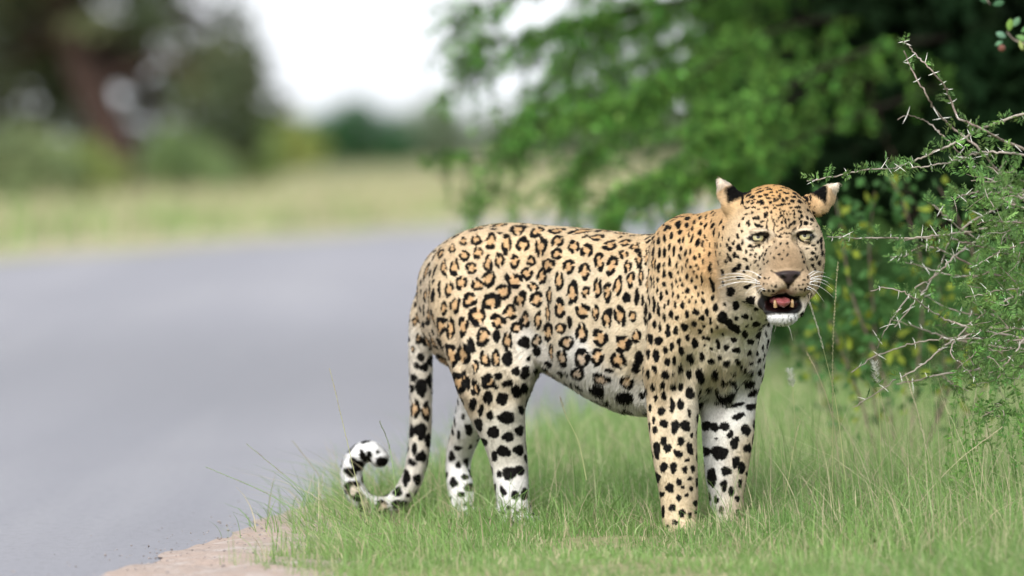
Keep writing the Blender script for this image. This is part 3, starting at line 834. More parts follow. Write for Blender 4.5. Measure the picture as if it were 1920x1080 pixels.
    def head_marks(s, P, N, c, dark):
        # head details: black ear backs, eye rims, lips, nose leather
        h = (P - HO) @ HB.T
        bare = np.zeros(len(P))
        for sx, (base, tip) in zip((-1, 1), EARS):
            ax = tip - base; L = np.linalg.norm(ax); ax = ax / L
            q = h - base
            t = (q @ ax) / L
            side = q[:, 0] * -sx * 1.0 + (q[:, 2] - t * L * ax[2]) * .55   # towards the crown
            front = (N @ HB.T)[:, 1]
            m = (t > -.05) & (t < 1.4) & (np.linalg.norm(q - np.outer(t * L, ax), axis=1) < .05)
            band = np.clip((t - .06) / .08, 0, 1) * np.clip((.68 - t) / .08, 0, 1) * np.clip((side - (-.015)) / .006 + .5, 0, 1)
            dark = np.where(m, np.maximum(dark * np.clip((.25 - t) / .1, 0, 1), band), dark)
            c = c + (srgb((226, 196, 158)) * .8 - c) * (m * np.clip((t - .1) / .2, 0, 1) * .8)[:, None]
            wt = np.clip((t - .64) / .08, 0, 1) * np.clip((1.12 - t) / .1, 0, 1) * m
            c = c + (srgb((236, 222, 204)) * .8 - c) * (wt * .9)[:, None]
        for ec, sx in zip(EYES, (-1, 1)):
            q = (h - ec); a8 = math.radians(8) * sx
            x = q[:, 0] * math.cos(a8) - q[:, 2] * math.sin(a8); z = q[:, 0] * math.sin(a8) + q[:, 2] * math.cos(a8)
            near = np.abs(q[:, 1]) < .04
            r = np.hypot(x / .0205, (z - .0018) / .0090)
            rim = np.clip((1.12 - r) / .16 + .5, 0, 1) * near
            tail_ = np.clip(1 - np.abs(z - .003) / .0042, 0, 1) * np.clip((x * sx - .012) / .004, 0, 1) * np.clip((.029 - x * sx) / .006, 0, 1) * near
            tear = np.clip(1 - np.abs(x * sx + .0175 + (z + .008) * .25) / .0036, 0, 1) * np.clip((.003 - z) / .004, 0, 1) * np.clip((z + .018) / .006, 0, 1) * near
            pale = np.clip((1.75 - r) / .35, 0, 1) * near
            c = c + (srgb((240, 226, 204)) * .8 - c) * (pale * .50)[:, None]
            dark = dark * (1 - pale * .9)
            dark = np.maximum(dark, np.maximum(rim, np.maximum(tail_, tear * .85)))
            bare = np.maximum(bare, rim)
        q = h - NOSE
        nose = np.zeros(len(P))
        zz = q[:, 2]
        wid = np.interp(zz, (-.034, -.020, -.010, .002, .010), (.0015, .0035, .012, .0255, .0270))
        nose = np.clip((wid - np.abs(q[:, 0])) / .003 + .5, 0, 1) * np.clip((.0115 - zz - 4 * q[:, 0] ** 2) / .003 + .5, 0, 1) * (zz > -.036) * (q[:, 1] > -.022)
        wing = np.clip(1 - np.abs(zz - .004 - (np.abs(q[:, 0]) - .022) * .75) / .0035, 0, 1) * (np.abs(q[:, 0]) > .022) * (np.abs(q[:, 0]) < .034) * (q[:, 1] > -.035)
        q = (h - MOUTH + np.array((.003, 0, .001))) / np.array((.0530, .080, .0290))
        lip = np.clip((1.10 - np.linalg.norm(q, axis=1)) / .10 + .5, 0, 1)
        px, py, _ = to_px(P)
        up = np.zeros(len(P))
        for pc in PADS:                                                     # the upper lips keep their fur
            qq = (h - pc - np.array((0, 0, .003))) / np.array((.034, .042, .029))
            up = np.maximum(up, np.clip((1.03 - np.linalg.norm(qq, axis=1)) / .08 + .5, 0, 1) * (h[:, 1] > pc[1] - .02))
        lip *= 1 - up
        ch = np.clip((CHIN[2] + .0045 - h[:, 2]) / .003 + .5, 0, 1)
        lip *= 1 - ch
        chin = np.clip((.050 - np.linalg.norm((h - CHIN) * np.array((1.35, 1, 1.4)), axis=1)) / .012, 0, 1) * (1 - lip)
        c = c + (srgb((250, 250, 250)) * .82 - c) * chin[:, None]
        dark = np.where(chin > .3, np.clip(wobble(P, 900, 31) - .6, 0, 1) * .8, dark)
        dark = np.maximum(dark, np.maximum(lip, np.maximum(wing, 0)))
        bare = np.maximum(bare, np.maximum(lip, nose))
        blk = np.array((.0050, .0045, .0042))
        c = c + (blk - c) * dark[:, None]
        q = h - NOSE
        nost = np.clip(1.15 - np.hypot((np.abs(q[:, 0]) - .0125) / .0060, (zz + .001 - (np.abs(q[:, 0]) - .0125) * .5) / .0036), 0, .5) * 2 * nose
        c = c + (np.array((.026, .018, .018)) - c) * nose[:, None]
        c = c + (blk * .6 - c) * np.clip(np.maximum(nost, nose * (zz < -.016)), 0, 1)[:, None]
        inside = ((((h - MOUTH) / np.array((.047, .056, .0165))) ** 2).sum(1) < 1.03) & (h[:, 1] < MOUTH[1] + .025)
        c[inside & (lip > .5)] = (.014, .005, .005)
        return c, bare

# ---- build it
LV, LF = build_body(0.0036)
coat = Coat(LV, LF)
coat.VB = coat.base(LV)
lc, lbare = coat.color(LV, coat.N, coat.VB)
print('coat', len(LV), len(coat.spots), round(time.time() - T0, 1))

def skin_material():
    m = material('leopard_skin', (1, 1, 1), rough=.75, spec=.15, attr=True)
    N, L = m.node_tree.nodes, m.node_tree.links
    a = N.new('ShaderNodeAttribute'); a.attribute_name = 'bare'
    mr = N.new('ShaderNodeMapRange'); mr.inputs['To Min'].default_value = .8; mr.inputs['To Max'].default_value = .42
    L.new(a.outputs['Fac'], mr.inputs['Value']); L.new(mr.outputs[0], N['Principled BSDF'].inputs['Roughness'])
    return m

leopard = mesh_from('leopard', LV, LF, skin_material(), True, lc)
_a = leopard.data.attributes.new('bare', 'FLOAT', 'POINT')
_a.data.foreach_set('value', lbare.astype(np.float32))
tag(leopard, 'large spotted leopard standing in the grass with open mouth, facing us', 'leopard')

# ---- fur
def build_fur(n):
    fn, fa = face_normals(LV, LF)
    r = np.random.default_rng(21)
    hc = (LV[LF].mean(1) - HO) @ HB.T
    wgt = fa * np.where(np.linalg.norm(hc, axis=1) < .20, 2.2, 1.0)
    f = r.choice(len(LF), n, p=wgt / wgt.sum())
    u, v = r.uniform(size=(2, n, 1))
    A, Bq, C, D = (LV[LF[f, k]] for k in range(4))
    P = (A * (1 - u) + Bq * u) * (1 - v) + (D * (1 - u) + C * u) * v
    NA, NB, NC, ND = (coat.N[LF[f, k]] for k in range(4))
    Nn = (NA * (1 - u) + NB * u) * (1 - v) + (ND * (1 - u) + NC * u) * v
    Nn /= np.linalg.norm(Nn, axis=1)[:, None]
    b = (P - BO) @ BM.T
    h = (P - HO) @ HB.T
    hd = np.linalg.norm(h - np.array((0, -.03, -.03)), axis=1)
    headw = np.clip((.19 - hd) / .05, 0, 1)[:, None]
    legw = np.clip((.40 - b[:, 2]) / .12, 0, 1)[:, None]
    neckw = np.clip((b[:, 0] - .22) / .15, 0, 1)[:, None]
    tx, tp = TAIL[:, :3], np.gradient(TAIL[:, :3], axis=0)
    kd = ((b[:, None, :] - tx[None, ::2]) ** 2).sum(2)
    ti = kd.argmin(1) * 2; td = np.sqrt(kd.min(1))
    tailw = ((td < .036) & (ti > 6) & (b[:, 0] < -.15))[:, None]
    flow = -BF * .9 - BZ * .45 + np.zeros_like(P)
    flow = flow * (1 - neckw) + (-BF * .45 - BZ * .8) * neckw
    flow = flow * (1 - legw) + (-BZ - BF * .25) * legw
    away = (h - (NOSE + np.array((0, .02, 0)))) @ HB; away /= np.linalg.norm(away, axis=1)[:, None]
    flow = flow * (1 - headw) + away * headw
    tt = (tp[ti] / np.linalg.norm(tp[ti], axis=1)[:, None]) @ BM
    flow = np.where(tailw, tt, flow)
    flow += r.normal(size=P.shape) * .16 + .16 * np.stack([wobble(P, 60, 41), wobble(P, 60, 42), wobble(P, 60, 43)], 1)
    T = flow - Nn * (flow * Nn).sum(1)[:, None]
    T /= np.linalg.norm(T, axis=1)[:, None] + 1e-9
    ln = np.full(n, .0066)
    under = np.clip((.42 - b[:, 2]) / .06, 0, 1) * np.clip((b[:, 2] - .24) / .04, 0, 1) * np.clip(-Nn[:, 2], 0, 1)
    ln += under * .016
    ln = ln * (1 - .30 * legw[:, 0] * (1 - under))
    hl = np.interp(h[:, 1], (-.12, -.05, .02, .08), (.0062, .0055, .0038, .0026))
    hl = hl + np.clip((np.abs(h[:, 0]) - .07) / .03, 0, 1) * np.clip((-.01 - h[:, 2]) / .05, 0, 1) * .007
    chin = np.linalg.norm(h - CHIN, axis=1) < .045
    hl = np.where(chin, .0095, hl)
    ln = ln * (1 - headw[:, 0]) + hl * headw[:, 0]
    ln = np.where(tailw[:, 0], .0085, ln)
    for base, tip in EARS:
        e = np.linalg.norm(h - (base * .3 + tip * .7), axis=1) < .05
        ln = np.where(e, .0085, ln)
    groin = J(1010, 672, .10); gd = np.linalg.norm(b - groin, axis=1)
    ln += np.clip((.05 - gd) / .03, 0, 1) * .014
    ln *= r.uniform(.65, 1.25, n)
    c, _ = coat.color(P + T * (ln * .55)[:, None], Nn, coat.VB[LF[f, 0]])
    bare = lbare[LF[f]].max(1)
    lift = np.where(headw[:, 0] > .5, .28, .36) + r.uniform(-.1, .16, n) + under * .25
    keep = bare < .25
    # no hair inside the mouth or over the eyes
    keep &= ~((np.linalg.norm((h - MOUTH) / np.array((.052, .07, .022)), axis=1) < 1.0))
    P, Nn, T, c, ln, lift = P[keep], Nn[keep], T[keep], c[keep], ln[keep], lift[keep]
    n = len(P)
    d0 = T + Nn * (lift * 1.3)[:, None]; d0 /= np.linalg.norm(d0, axis=1)[:, None]
    d1 = T + Nn * (lift * .35)[:, None] - BZ * .12; d1 /= np.linalg.norm(d1, axis=1)[:, None]
    pts = np.stack([P - Nn * .0006, P + d0 * (ln * .5)[:, None], P + d0 * (ln * .5)[:, None] + d1 * (ln * .5)[:, None]], 1)
    rad = np.tile(np.array((.00046, .00038, .00010)), (n, 1)) * r.uniform(.8, 1.2, (n, 1))
    cu = bpy.data.hair_curves.new('fur')
    cu.add_curves([3] * n)
    cu.attributes['position'].data.foreach_set('vector', pts.astype(np.float32).ravel())
    ra = cu.attributes.get('radius') or cu.attributes.new('radius', 'FLOAT', 'POINT')
    ra.data.foreach_set('value', rad.astype(np.float32).ravel())
    ca = cu.attributes.new('tint', 'FLOAT_COLOR', 'CURVE')
    c = c * r.uniform(.74, 1.20, (n, 1))
    cc = np.ones((n, 4), np.float32); cc[:, :3] = np.clip(c, 0, .92)
    ca.data.foreach_set('color', cc.ravel())
    na = cu.attributes.new('lie', 'FLOAT_VECTOR', 'CURVE')
    nn = Nn + r.normal(size=Nn.shape) * .16 + T * .1
    nn /= np.linalg.norm(nn, axis=1)[:, None]
    na.data.foreach_set('vector', nn.astype(np.float32).ravel())
    m = material('leopard_fur', (1, 1, 1), rough=.75, spec=.04, attr=True)
    N_, L_ = m.node_tree.nodes, m.node_tree.links
    at_ = N_.new('ShaderNodeAttribute'); at_.attribute_name = 'lie'
    L_.new(at_.outputs['Vector'], N_['Principled BSDF'].inputs['Normal'])
    cu.materials.append(m)
    o = bpy.data.objects.new('fur', cu)
    link(o, leopard)
    o['kind'] = 'stuff'
    return o

fur = build_fur(FUR_N)
scene.cycles_curves.shape = 'RIBBONS'
print('fur', round(time.time() - T0, 1))

# ---- eyes, tongue, teeth, whiskers
def uv_sphere(c, r, ax, n=24, m=16):
    """sphere with its pole along ax -> V, F(quads), polar angle per vertex"""
    ax = unit(ax); a1 = unit(np.cross(ax, (0, 0, 1.))); a2 = np.cross(ax, a1)
    th = np.linspace(0, math.pi, m + 1)[1:-1] if False else np.linspace(.001, math.pi - .001, m + 1)
    ph = np.arange(n) * 2 * math.pi / n
    V = np.array([c + r * (math.cos(t) * ax + math.sin(t) * (math.cos(p) * a1 + math.sin(p) * a2)) for t in th for p in ph])
    i, j = np.meshgrid(np.arange(m), np.arange(n), indexing='ij')
    a = i * n + j; b = i * n + (j + 1) % n
    return V, np.stack([a, a + n, b + n, b], -1).reshape(-1, 4), np.repeat(th, n)

eye_mat = material('leopard_eye', (1, 1, 1), rough=.08, spec=.6, attr=True)
for ec in EYES:
    c = hw(ec + np.array((0, -.0150, 0)))
    gaze = unit(unit(np.array((0, 0, CAM_H)) - c) + np.array((.0, 0, .13)))
    V, F, th = uv_sphere(c, .0168, gaze, 40, 60)
    x = np.sin(th) * .0168
    col = np.zeros((len(V), 3))
    iris = srgb((206, 200, 158)) * .9; iris2 = srgb((168, 156, 104)) * .8
    t = np.clip((x - .004) / .007, 0, 1)[:, None]
    col[:] = iris * (1 - t) + iris2 * t
    col[x < .0036] = (.004, .004, .004)
    col[(x > .0112) | (th > 1.5)] = (.012, .009, .007)
    mesh_from('eye', V, F, eye_mat, True, col, leopard)

tongue_mat = material('tongue', srgb((184, 98, 100)) * .45, rough=.35, spec=.5, bump=(300, .3, .002))
g = []
for i in range(15):
    y = -.050 + .092 * i / 14
    w = .0175 * math.sqrt(max(1e-5, 1 - max(0, (i - 9) / 5.0) ** 2)); z = -.002 - .0085 * (i / 14) ** 2
    for j in range(12):
        t = 2 * math.pi * j / 12
        g.append(hw(MOUTH + np.array((.004 + w * math.cos(t), y - .010, z + .0105 + .0095 * (w / .0175) * math.sin(t) - .004 * (1 - abs(math.cos(t))) ** 2))))
i, j = np.meshgrid(np.arange(14), np.arange(12), indexing='ij')
a = i * 12 + j; b = i * 12 + (j + 1) % 12
mesh_from('tongue', np.array(g), np.stack([a, b, b + 12, a + 12], -1).reshape(-1, 4), tongue_mat, True, None, leopard)
tooth_mat = material('tooth', srgb((206, 168, 120)) * .5, rough=.3, spec=.5)
for sx in (-1, 1):
    p0 = MOUTH + np.array((.005 + sx * .0175, .010, -.008))
    P = np.array([hw(p0), hw(p0 + np.array((sx * .0006, .002, .008))), hw(p0 + np.array((sx * .001, .001, .013))), hw(p0 + np.array((sx * .0008, -.002, .015)))])
    V, F = tube(spline(P, 4), np.interp(np.linspace(0, 1, 13), (0, .5, 1), (.0042, .0034, .0010)), 10)
    mesh_from('tooth', V, F, tooth_mat, True, None, leopard)

whisker_mat = material('whisker', (.85, .84, .82), rough=.35, spec=.5)
wr = np.random.default_rng(5)
WH = [((1417, 520), (1352, 516)), ((1418, 524), (1347, 523)), ((1419, 527), (1352, 529)), ((1420, 529), (1344, 541)), ((1425, 532), (1349, 536)), ((1424, 529), (1372, 514)),
      ((1432, 540), (1412, 558)), ((1436, 543), (1420, 556)), ((1428, 536), (1396, 552)), ((1428, 520), (1384, 508)),
      ((1516, 515), (1541, 512)), ((1518, 519), (1548, 512)), ((1518, 524), (1556, 533)), ((1519, 528), (1562, 543)), ((1517, 532), (1563, 558)), ((1518, 530), (1553, 529)),
      ((1514, 537), (1545, 566)), ((1512, 541), (1532, 561)), ((1519, 522), (1561, 524)), ((1475, 608), (1486, 638)), ((1459, 608), (1452, 622))]
for (a, b) in WH:
    h = coat.cast(*a)
    if h is None: continue
    p = h[0]; d = np.linalg.norm(p - coat.eye)
    fwd = .012 if b[0] < a[0] else .02
    e = at(b[0], b[1], d * _cp + .03 + wr.uniform(-.01, .015))
    m1 = p * .62 + e * .38 + np.array((0, -.012, .006)); m2 = p * .3 + e * .7 + np.array((0, -.010, .005))
    V, F = tube(spline(np.array([p, m1, m2, e]), 5), np.linspace(.00062, .00016, 16), 5)
    mesh_from('whisker', V, F, whisker_mat, True, None, leopard)
# ------------------------------------------------------------------ the ground, the road and its verges
def road_edge(y):            # X of the near edge of the asphalt at distance y
    return -0.42 + 0.155 * (y - 15.6)
ROAD_W = 8.6

def value_noise(x, y, seed, f):
    r = np.random.default_rng(seed); o = 0
    for i in range(6):
        a = r.uniform(0, 6.28); k = f * r.uniform(.5, 1.8)
        o = o + np.sin((x * math.cos(a) + y * math.sin(a)) * k + r.uniform(0, 6.28))
    return o / 2.4

def ground_z(x, y):
    """gentle bumps on the near verge"""
    near = np.clip((x - road_edge(y) - .25) / .5, 0, 1) * np.clip((40 - y) / 10, 0, 1)
    return near * (.012 + .012 * value_noise(x, y, 2, 5.0) + .005 * value_noise(x, y, 3, 19.0))

def sheet(name, xs, ys, zf, mat):
    X, Y = np.meshgrid(xs, ys, indexing='ij')
    V = np.stack([X, Y, zf(X, Y)], -1).reshape(-1, 3)
    n, m = len(xs), len(ys)
    i, j = np.meshgrid(np.arange(n - 1), np.arange(m - 1), indexing='ij')
    a = i * m + j
    return mesh_from(name, V, np.stack([a, a + m, a + m + 1, a + 1], -1).reshape(-1, 4), mat)

soil_mat = material('verge_soil', (.24, .21, .12), rough=.95, spec=.1,
                    noise=[(.22, (.16, .23, .075), .85, .38, .60), (.06, (.34, .28, .17), .7, .45, .65), (14, (.10, .085, .05), .45, .45, .75)], bump=(40, .5, .02))
xs = np.unique(np.concatenate([np.linspace(-900, -12, 24), np.linspace(-12, 14, 105), np.linspace(14, 900, 24)]))
ys = np.unique(np.concatenate([np.linspace(-60, 9, 10), np.linspace(9, 34, 101), np.linspace(34, 1600, 50)]))
ground = sheet('ground', xs, ys, ground_z, soil_mat)
tag(ground, kind='structure')

# asphalt, a strip with crumbling edges that runs away to the right
asphalt_mat = material('asphalt', (.218, .214, .238), rough=.62, spec=.42,
                       noise=[(1.0, (.172, .172, .195), .85, .40, .62, (.75, .035, 1), .155), (1.0, (.25, .245, .262), .6, .52, .66, (1.6, .05, 1), .155), (.5, (.185, .183, .205), .6, .45, .65), (60, (.08, .08, .09), .55, .5, .75), (260, (.28, .27, .28), .5, .56, .72)], bump=(180, .55, .006))
yy = np.concatenate([np.linspace(2, 30, 340), np.linspace(30.5, 700, 240)])
def strip(name, y, left, right, z, mat, n=8):
    V = []
    for k in range(n + 1):
        t = k / n
        V.append(np.stack([left * (1 - t) + right * t, y, np.full_like(y, z)], 1))
    V = np.stack(V, 1).reshape(-1, 3)
    i, j = np.meshgrid(np.arange(len(y) - 1), np.arange(n), indexing='ij')
    a = i * (n + 1) + j
    return mesh_from(name, V, np.stack([a, a + 1, a + n + 2, a + n + 1], -1).reshape(-1, 4), mat)
e1 = road_edge(yy) + .06 * value_noise(yy, yy * 0, 8, 2.2) + .025 * value_noise(yy, yy * 0, 9, 9)
road = strip('road', yy, road_edge(yy) - ROAD_W + .10 * value_noise(yy, yy * 0, 10, 1.5), e1, .004, asphalt_mat, 16)
tag(road, kind='structure')
sand_mat = material('sandy_soil', (.370, .288, .242), rough=.95, spec=.1,
                    noise=[(3, (.30, .25, .222), .7, .4, .65), (22, (.42, .375, .35), .6, .5, .7), (70, (.17, .12, .095), .6, .6, .75)], bump=(45, .8, .02))
y2 = np.concatenate([np.linspace(2, 11, 60), np.linspace(11.02, 18, 500), np.linspace(18.1, 60, 150)])
e2 = road_edge(y2) + .06 * value_noise(y2, y2 * 0, 8, 2.2) + .025 * value_noise(y2, y2 * 0, 9, 9)
wd = .52 + .12 * value_noise(y2, y2 * 0, 12, 1.3) + .05 * value_noise(y2, y2 * 0, 13, 6)
shoulder_strip = strip('dirt_shoulder', y2, e2 - .10, e2 + np.interp(y2, (12.8, 13.4, 14.3, 15.2, 16), (.50, .36, .21, .11, .05)) + .10 * (wd - .52), .0, sand_mat, 10)
for v in shoulder_strip.data.vertices:
    _c = v.index % 11
    _t = min(1.0, (10 - _c) / 2.5) * min(1.0, max(0.0, (v.co.x - road_edge(v.co.y) + .16) / .22))
    v.co.z = float(ground_z(np.array(v.co.x), np.array(v.co.y))) + .0030 + _t * (.011 + .004 * math.sin(v.co.y * 23 + v.co.x * 31))
tag(shoulder_strip, kind='structure')
y3 = np.linspace(20, 500, 200)
fe = road_edge(y3) - ROAD_W
far_sand = strip('roadside_path', y3, fe - 1.5 + .5 * value_noise(y3, y3 * 0, 17, .35), fe + .12 + .1 * value_noise(y3, y3 * 0, 18, 1.2), .009, material('far_sand', (.34, .30, .22), rough=.95, spec=.1, noise=[(2, (.26, .28, .13), .8, .4, .65)]), 3)
tag(far_sand, kind='structure')

# ------------------------------------------------------------------ grass
leaf_mat = material('grass_blade', (1, 1, 1), rough=.55, spec=.25, attr=True, translucent=.38)

def blades(P, H, W, lean, col, seed, seg=3, droop=.5):
    """curved tapering blades: roots P, heights H, widths W, lean vectors (N,2); returns V, F(quads), C"""
    r = np.random.default_rng(seed)
    n = len(P)
    t = np.linspace(0, 1, seg + 1)
    a = r.uniform(0, 6.28, n)
    side = np.stack([np.cos(a), np.sin(a), np.zeros(n)], 1)
    V = np.zeros((n, seg + 1, 2, 3))
    for k, tk in enumerate(t):
        c = P.copy()
        c[:, :2] += lean * (tk ** 1.8)[None] if np.ndim(tk) else lean * tk ** 1.8
        c[:, 2] += H * (tk - droop * (np.linalg.norm(lean, axis=1) / (H + 1e-6)).clip(0, 1) * tk ** 2.5 * .6)
        w = W * (1 - tk) ** .7 + .0002
        V[:, k, 0] = c - side * w[:, None]; V[:, k, 1] = c + side * w[:, None]
    idx = (np.arange(n) * (seg + 1) * 2)[:, None]
    F = []
    for k in range(seg):
        F.append(np.concatenate([idx + 2 * k, idx + 2 * k + 1, idx + 2 * k + 3, idx + 2 * k + 2], 1))
    C = np.repeat(col, (seg + 1) * 2, axis=0)
    return V.reshape(-1, 3), np.vstack(F), C

def grass_points(n, y0, y1, seed, xmax_px=2050, gap=.12, wide=None):
    r = np.random.default_rng(seed)
    y = np.sqrt(r.uniform(y0 ** 2, y1 ** 2, n * 3))
    xr = (xmax_px - 960) / FPX * y + .1
    lo = (-60 - 960) / FPX * y - .1
    if wide: lo, xr = np.full(len(y), wide[0]), np.full(len(y), wide[1])
    x = lo + (xr - lo) * r.uniform(0, 1, len(y))
    e = road_edge(y) + np.interp(y, (12.8, 13.4, 14.3, 15.2, 16, 17), (.42, .28, .14, .05, .0, -.05)) + .05 * value_noise(x, y, 22, 6) + .05 * value_noise(x, y, 23, 17)
    dens = np.clip((x - e) / .14, 0, 1)
    dens *= .55 + .45 * np.clip(value_noise(x, y, 24, 11) + .5, 0, 1)
    k = r.uniform(size=len(y)) < dens
    t_ = (np.abs(x + .275) < .13) & (y > 14.6) & (y < 15.5) & (r.uniform(size=len(y)) < .62)   # thin growth before the tail
    k &= ~t_
    return x[k][:n], y[k][:n]

def grass_colors(x, y, n, seed, dry=.12):
    r = np.random.default_rng(seed)
    a = np.array((.235, .365, .115)); b = np.array((.115, .225, .056)); s_ = np.array((.50, .44, .29)); pale = np.array((.38, .46, .24))
    t = np.clip(.5 + .35 * value_noise(x, y, seed + 1, 7) + r.normal(size=n) * .25, 0, 1)[:, None]
    c = b * (1 - t) + a * t
    k = r.uniform(size=n)
    c[k < .25] = c[k < .25] * .5 + pale * .5
    c[k < dry] = s_ * r.uniform(.7, 1.15, ((k < dry).sum(), 1))
    return c * r.uniform(.8, 1.2, (n, 1))

def lay_grass(name, n, y0, y1, seed, hmin, hmax, w, dry=.12, gap=.40, seg=3, spread=.55, right=None, wide=None):
    x, y = grass_points(n, y0, y1, seed, gap=gap, wide=wide)
    if right is not None:
        k_ = x > right + .1 * value_noise(x, y, 55, 4); x, y = x[k_], y[k_]
    n = len(x)
    r = np.random.default_rng(seed + 5)
    H = hmin + (hmax - hmin) * r.beta(1.6, 3.0, n) * (.7 + .3 * np.clip(1 + value_noise(x, y, 31, 3.5), 0, 2))
    H = H * (1 - .74 * np.exp(-((x - .22) / .50) ** 2) * np.clip((15.0 - y) / .5, 0, 1)) * (1 - .45 * np.exp(-((x + .30) / .22) ** 2) * np.clip((15.5 - y) / .3, 0, 1))
    H = H * (1 - .25 * np.clip((14.2 - y) / .5, 0, 1))
    a = r.uniform(0, 6.28, n)
    L = H * np.abs(r.normal(size=n)) * spread
    lean = np.stack([np.cos(a) * L - .06 * H, np.sin(a) * L], 1)
    P = np.stack([x, y, ground_z(x, y) - .004], 1)
    return blades(P, H, w * r.uniform(.6, 1.4, n), lean, grass_colors(x, y, n, seed, dry), seed + 9, seg)

B1 = Bag()
B1.add(*lay_grass('a', 72000, 12.6, 17.2, 101, .025, .11, .0009, .18))
B1.add(*lay_grass('b', 9000, 12.9, 17.6, 111, .09, .24, .0008, .24, seg=4, spread=.7))
B1.add(*lay_grass('e', 7000, 13.4, 19.5, 161, .14, .40, .0007, .36, seg=5, spread=.65, right=.42))
B1.add(*lay_grass('f', 16000, 12.7, 16.6, 171, .05, .20, .0016, .10, seg=4, spread=.9))
B1.add(*lay_grass('c', 34000, 17.2, 26.0, 121, .06, .24, .0020, .18))
B1.add(*lay_grass('d', 9000, 26.0, 40.0, 131, .10, .30, .0050, .3, seg=2))
B1.add(*lay_grass('g', 22000, 9.5, 12.7, 181, .04, .16, .0016, .18, wide=(-1.6, 3.2)))
B1.add(*lay_grass('h', 26000, 12.6, 24.0, 191, .05, .20, .0020, .18, wide=(1.25, 4.6)))
# sprays of blades hanging out over the shoulder, left of the tail
rr = np.random.default_rng(77)
tx, ty = [], []
for cx, cy, m, sp in ((640, 15.15, 60, .10), (600, 14.75, 130, .12), (700, 15.6, 120, .12), (560, 15.2, 60, .08), (690, 14.3, 200, .13), (760, 14.0, 260, .15), (640, 13.95, 160, .10), (800, 15.9, 160, .15), (740, 16.4, 120, .12), (690, 16.2, 60, .1)):
    tx.append((cx - 960) / FPX * cy + rr.normal(size=m) * sp * .6); ty.append(cy + rr.normal(size=m) * sp)
tx, ty = np.concatenate(tx), np.concatenate(ty); n = len(tx)
H = (.05 + .20 * rr.beta(1.8, 3, n)) * np.interp(ty, (14.2, 15.0, 15.5), (.62, .62, 1))
lean = np.stack([-H * rr.uniform(-.3, 1.3, n), rr.normal(size=n) * H * .4], 1)
B1.add(*blades(np.stack([tx, ty, ground_z(tx, ty)], 1), H, .0011 * rr.uniform(.6, 1.3, n), lean, grass_colors(tx, ty, n, 78, .18), 79, 4, .8))
# long wisps leaning out to the left over the sand and the asphalt
n = 150
wy = rr.uniform(14.3, 15.9, n); wx = np.maximum((rr.uniform(575, 730, n) - 960) / FPX * wy, road_edge(wy) + .06)
H = rr.uniform(.10, .25, n)
lean = np.stack([-H * rr.uniform(.4, 1.7, n), rr.normal(size=n) * H * .35], 1)
B1.add(*blades(np.stack([wx, wy, ground_z(wx, wy)], 1), H, .0009 * rr.uniform(.6, 1.2, n), lean, grass_colors(wx, wy, n, 88, .3), 89, 5, .7))
grass = B1.build('grass', leaf_mat)
tag(grass, 'fine green grass with dry blades covering the roadside verge', 'grass', kind='stuff')

# loose stones on the crumbling edge
r = np.random.default_rng(190)
bag = Bag(); n = 900
sy = r.uniform(12.6, 16.5, n); sx = road_edge(sy) + r.normal(size=n) * .10 + .10 * (r.uniform(size=n) < .5)
oc = np.array([(1, 0, 0), (0, 1, 0), (-1, 0, 0), (0, -1, 0), (0, 0, 1), (0, 0, -1)], float)
of = np.array([(0, 1, 4), (1, 2, 4), (2, 3, 4), (3, 0, 4), (1, 0, 5), (2, 1, 5), (3, 2, 5), (0, 3, 5)])
for i in range(n):
    s_ = r.choice([.0015, .0025, .004, .007], p=[.5, .38, .12, .0]) * r.uniform(.7, 1.3)
    v = oc * s_ * r.uniform(.6, 1.2, (6, 3)) * np.array((1, 1, .7))
    a_ = r.uniform(0, 6.28); c_, s2 = math.cos(a_), math.sin(a_)
    v = v @ np.array([(c_, -s2, 0), (s2, c_, 0), (0, 0, 1)]).T + np.array((sx[i], sy[i], .012 + s_ * .3))
    bag.add(v, of, np.array((.27, .24, .23)) * r.uniform(.6, 1.3))
gravel = bag.build('gravel', material('stone', (1, 1, 1), rough=.9, spec=.2, attr=True), None, False)
tag(gravel, 'loose gravel scattered along the crumbling road edge', 'gravel', kind='stuff')

# far verge beyond the asphalt, coarse tufts
n = 17000
r = np.random.default_rng(140)
y = r.uniform(28, 130, n); x = road_edge(y) - ROAD_W - 1.1 - np.abs(r.normal(size=n)) * 4.5
keep = np.abs(x / y * FPX) < 1150
x, y = x[keep], y[keep]; n = len(x)
H = r.uniform(.10, .42, n); c = grass_colors(x, y, n, 150, .25) * np.array((1.22, 1.06, 1.25))
dryz = np.clip((y - 62) / 30, 0, 1)[:, None]
c = c * (1 - .75 * dryz) + np.array((.46, .41, .26)) * .75 * dryz
V, F, C = blades(np.stack([x, y, np.zeros(n)], 1), H, r.uniform(.010, .028, n), r.normal(size=(n, 2)) * .12, c, 151, 2)
fg = mesh_from('far_grass', V, F, leaf_mat, True, C)
tag(fg, 'blurred yellow-green grass along the far side of the road', 'grass', kind='stuff')

